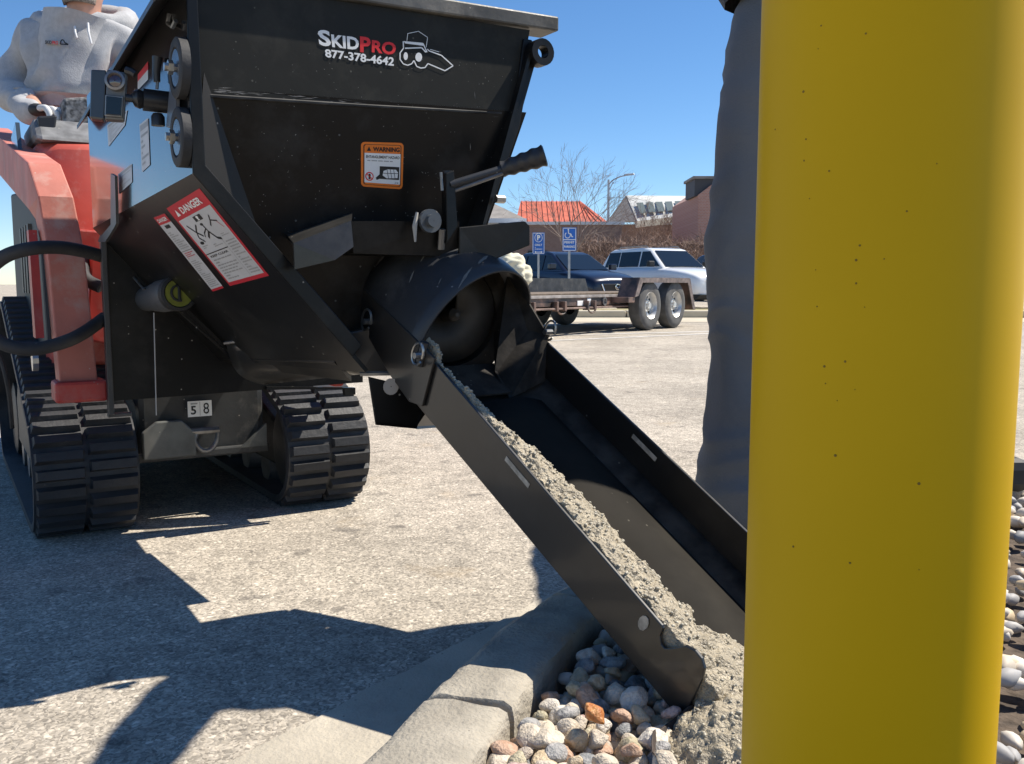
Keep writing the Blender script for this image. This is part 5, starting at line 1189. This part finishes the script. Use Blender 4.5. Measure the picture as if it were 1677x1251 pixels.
# hood collar
hc_ = MB(); pts_ = []
for k in range(25):
    t = k/24; a = R(-62+304*t); pts_.append(P_(136, 34, .02)+V((.155*cos(a), .12*sin(a)+.01, .045*sin(a)+.012*noise.noise(V((t*9, 0, 0))))))
hc_.tube(pts_, [.030+.018*sin(pi*k/24)+.006*sin(k*1.9) for k in range(25)], 12)
hc_.ob('hood', HOODIE, op, smooth=True)
MB().slab([P_(74, 66, -.19), P_(98, 67, -.19), P_(98, 72, -.19), P_(74, 71, -.19)], V((0, .012, 0))).ob('chest_patch', HOODIE, op)
cd_ = Decal(P_(74, 66, -.1905), P_(112, 68, -.1905), P_(112, 74, -.1905), P_(74, 72, -.1905), V((0, -1, 0)))
cd_.text('SKID', 0, 0, .28, 1, PBLK, 1, .02); cd_.text('PRO', .30, 0, .56, 1, PRED, 1, .02); cd_.stroke([(.66, .3), (.72, -.4), (.80, -.3), (.84, .3), (1, .8), (.66, .8), (.66, .3)], .35, PBLK, 1); cd_.build('chest_print', op)
for u0, u1 in ((122, 126), (144, 150)):
    MB().tube([P_(u0, 38, -.15), P_(u0+1, 52, -.17), P_(u1, 72 if u0 > 130 else 62, -.17)], .0045, 6).ob('drawstring', mat('white_cord', (.7, .7, .7), .8), op, smooth=True)
# trousers
J = [(P_(126, 218), (.155, .12))]
for sx in (-.10, .10): J += [(V((hip.x+sx, yo, .92)), .11), (V((hip.x+sx*1.25, yo-.03, .62)), .085), (V((hip.x+sx*1.25, yo+.02, .29)), .075)]
skin('trousers', J, [(0, 1), (1, 2), (2, 3), (0, 4), (4, 5), (5, 6)], CAMO, op, 2, .02, .06)
for sx in (-.125, .125): MB().box((hip.x+sx, yo-.06, .255), (.11, .30, .10)).ob('boot', TRIM, op, bevel=.03)
# gloved hands
def hand(base, fwd, side, up, sc, parent, ml, mk):
    o_ = MB()
    J = [(base-fwd*.03*sc, .026*sc), (base+fwd*.02*sc, (.040*sc, .020*sc)), (base+fwd*.06*sc, (.042*sc, .018*sc))]; E_ = [(0, 1), (1, 2)]
    skin('glove', J, E_, ml, parent, 2)
    for k in range(4):
        s0 = base+fwd*.065*sc+side*(-.033+.022*k)*sc; L_ = (.030, .036, .034, .026)[k]*sc
        q = [s0-fwd*.02*sc, s0+fwd*L_*.6+up*.004*sc, s0+fwd*L_*1.1-up*.012*sc, s0+fwd*L_*1.15-up*.034*sc]
        skin('finger', [(q[0], .011*sc), (q[1], .0105*sc), (q[2], .010*sc), (q[3], .008*sc)], [(0, 1), (1, 2), (2, 3)], mk, parent, 2)
    q = [base+side*.03*sc, base+side*.055*sc+fwd*.03*sc-up*.01*sc, base+side*.05*sc+fwd*.06*sc-up*.028*sc]
    skin('thumb', [(q[0], .013*sc), (q[1], .012*sc), (q[2], .009*sc)], [(0, 1), (1, 2)], ml, parent, 2)
fw = V((.88, -.45, -.1)).normalized(); sd_ = V((.45, .88, 0)).normalized()
hand(P_(62, 180, -.33), fw, sd_, UP, 1.12, op, GLOVE, GLOVEW)
hand(P_(200, 178, -.33), V((-.4, -.9, -.1)).normalized(), V((.9, -.4, 0)), UP, 1.1, op, GLOVE, GLOVEW)

# ================================================================== PERSON BEHIND BOLLARD
yp = 1.95
pp = empty('person', V((.60, yp, .05)), 0, 'person in baggy blue-grey work trousers standing half hidden behind the yellow bollard', 'person')
Q = lambda u, v, dy=0.: D(u, v, yp+dy)
xl = .506
J = [(V((.60, yp, 1.13)), (.165, .125)), (V((xl+.02, yp, .97)), (.115, .11)), (V((xl-.004, yp, .80)), (.100, .10)), (V((xl-.006, yp, .695)), (.100, .10)), (V((xl, yp, .63)), (.091, .09)), (V((xl+.003, yp, .48)), (.093, .09)), (V((xl+.0, yp, .30)), (.110, .11)), (V((xl+.0, yp, .15)), (.135, .13)),
     (V((.71, yp+.04, .93)), (.105, .11)), (V((.73, yp+.04, .66)), (.09, .09)), (V((.73, yp+.06, .40)), (.09, .09)), (V((.73, yp+.06, .17)), (.11, .11))]
J.append((V((.60, yp, 1.42)), (.16, .13)))
skin('trousers', J, [(0, 1), (1, 2), (2, 3), (3, 4), (4, 5), (5, 6), (6, 7), (0, 8), (8, 9), (9, 10), (10, 11), (0, 12)], PANTS, pp, 4)
cloth([c for c in pp.children if c.name.startswith('trousers')][0], .009, 9.0, 2.)
JACK = mat('dark_speckled_shirt', (.03, .03, .032), .9, col2=(.10, .10, .10), vs=90)
J = [(V((.60, yp, 1.40)), (.172, .14)), (V((.60, yp, 1.43)), (.178, .135)), (V((.60, yp, 1.48)), (.185, .13)), (V((.60, yp, 1.56)), (.10, .08)),
     (V((.42, yp-.02, 1.50)), .075), (V((.40, yp-.26, 1.47)), .062), (V((.47, yp-.50, 1.60)), .048), (V((.78, yp-.02, 1.50)), .075), (V((.86, yp, 1.22)), .06), (V((.85, yp-.10, .98)), .045)]  # unseen arm raised forward, posed to cast shadow on the ground at left
skin('shirt', J, [(0, 1), (1, 2), (2, 3), (2, 4), (4, 5), (5, 6), (2, 7), (7, 8), (8, 9)], JACK, pp, 2, .02, .07, root=1)
J = [(V((.60, yp, 1.45)), .06), (V((.60, yp-.01, 1.57)), .055), (V((.60, yp-.03, 1.68)), (.08, .09)), (V((.60, yp-.02, 1.76)), (.075, .085)), (V((.79, yp-.17, 1.0)), .03), (V((.73, yp-.22, .93)), .035)]
skin('body', J[:4], [(0, 1), (1, 2), (2, 3)], SKIN, pp, 2)
skin('hair', [(V((.60, yp+.01, 1.77)), (.085, .09)), (V((.60, yp+.04, 1.70)), (.083, .07))], [(0, 1)], mat('brown_hair', (.06, .04, .025), .9), pp, 2)
hand(V((.49, yp-.55, 1.63)), V((.5, -.75, .4)).normalized(), V((.8, .6, 0)).normalized(), UP, 1., pp, GLOVE, GLOVE)
hand(V((.85, yp-.12, .93)), V((0, -.3, -.95)).normalized(), V((0, .95, -.3)).normalized(), V((1, 0, 0)), 1., pp, GLOVE, GLOVE)
for x in (xl, .73): MB().box((x, yp-.05, .10), (.11, .29, .10)).ob('boot', TRIM, pp, bevel=.03)

# ================================================================== UNSEEN COPY OF THE PERSON, ADDED OUTSIDE THE FRAME TO SHADE THE BOLLARD
shade_figure = copytree(pp); shade_figure.location = (pp.location.x+.11, pp.location.y-1.13, pp.location.z)
tagt(shade_figure, 'person in blue-grey work trousers standing close to the right of the yellow bollard', 'person')
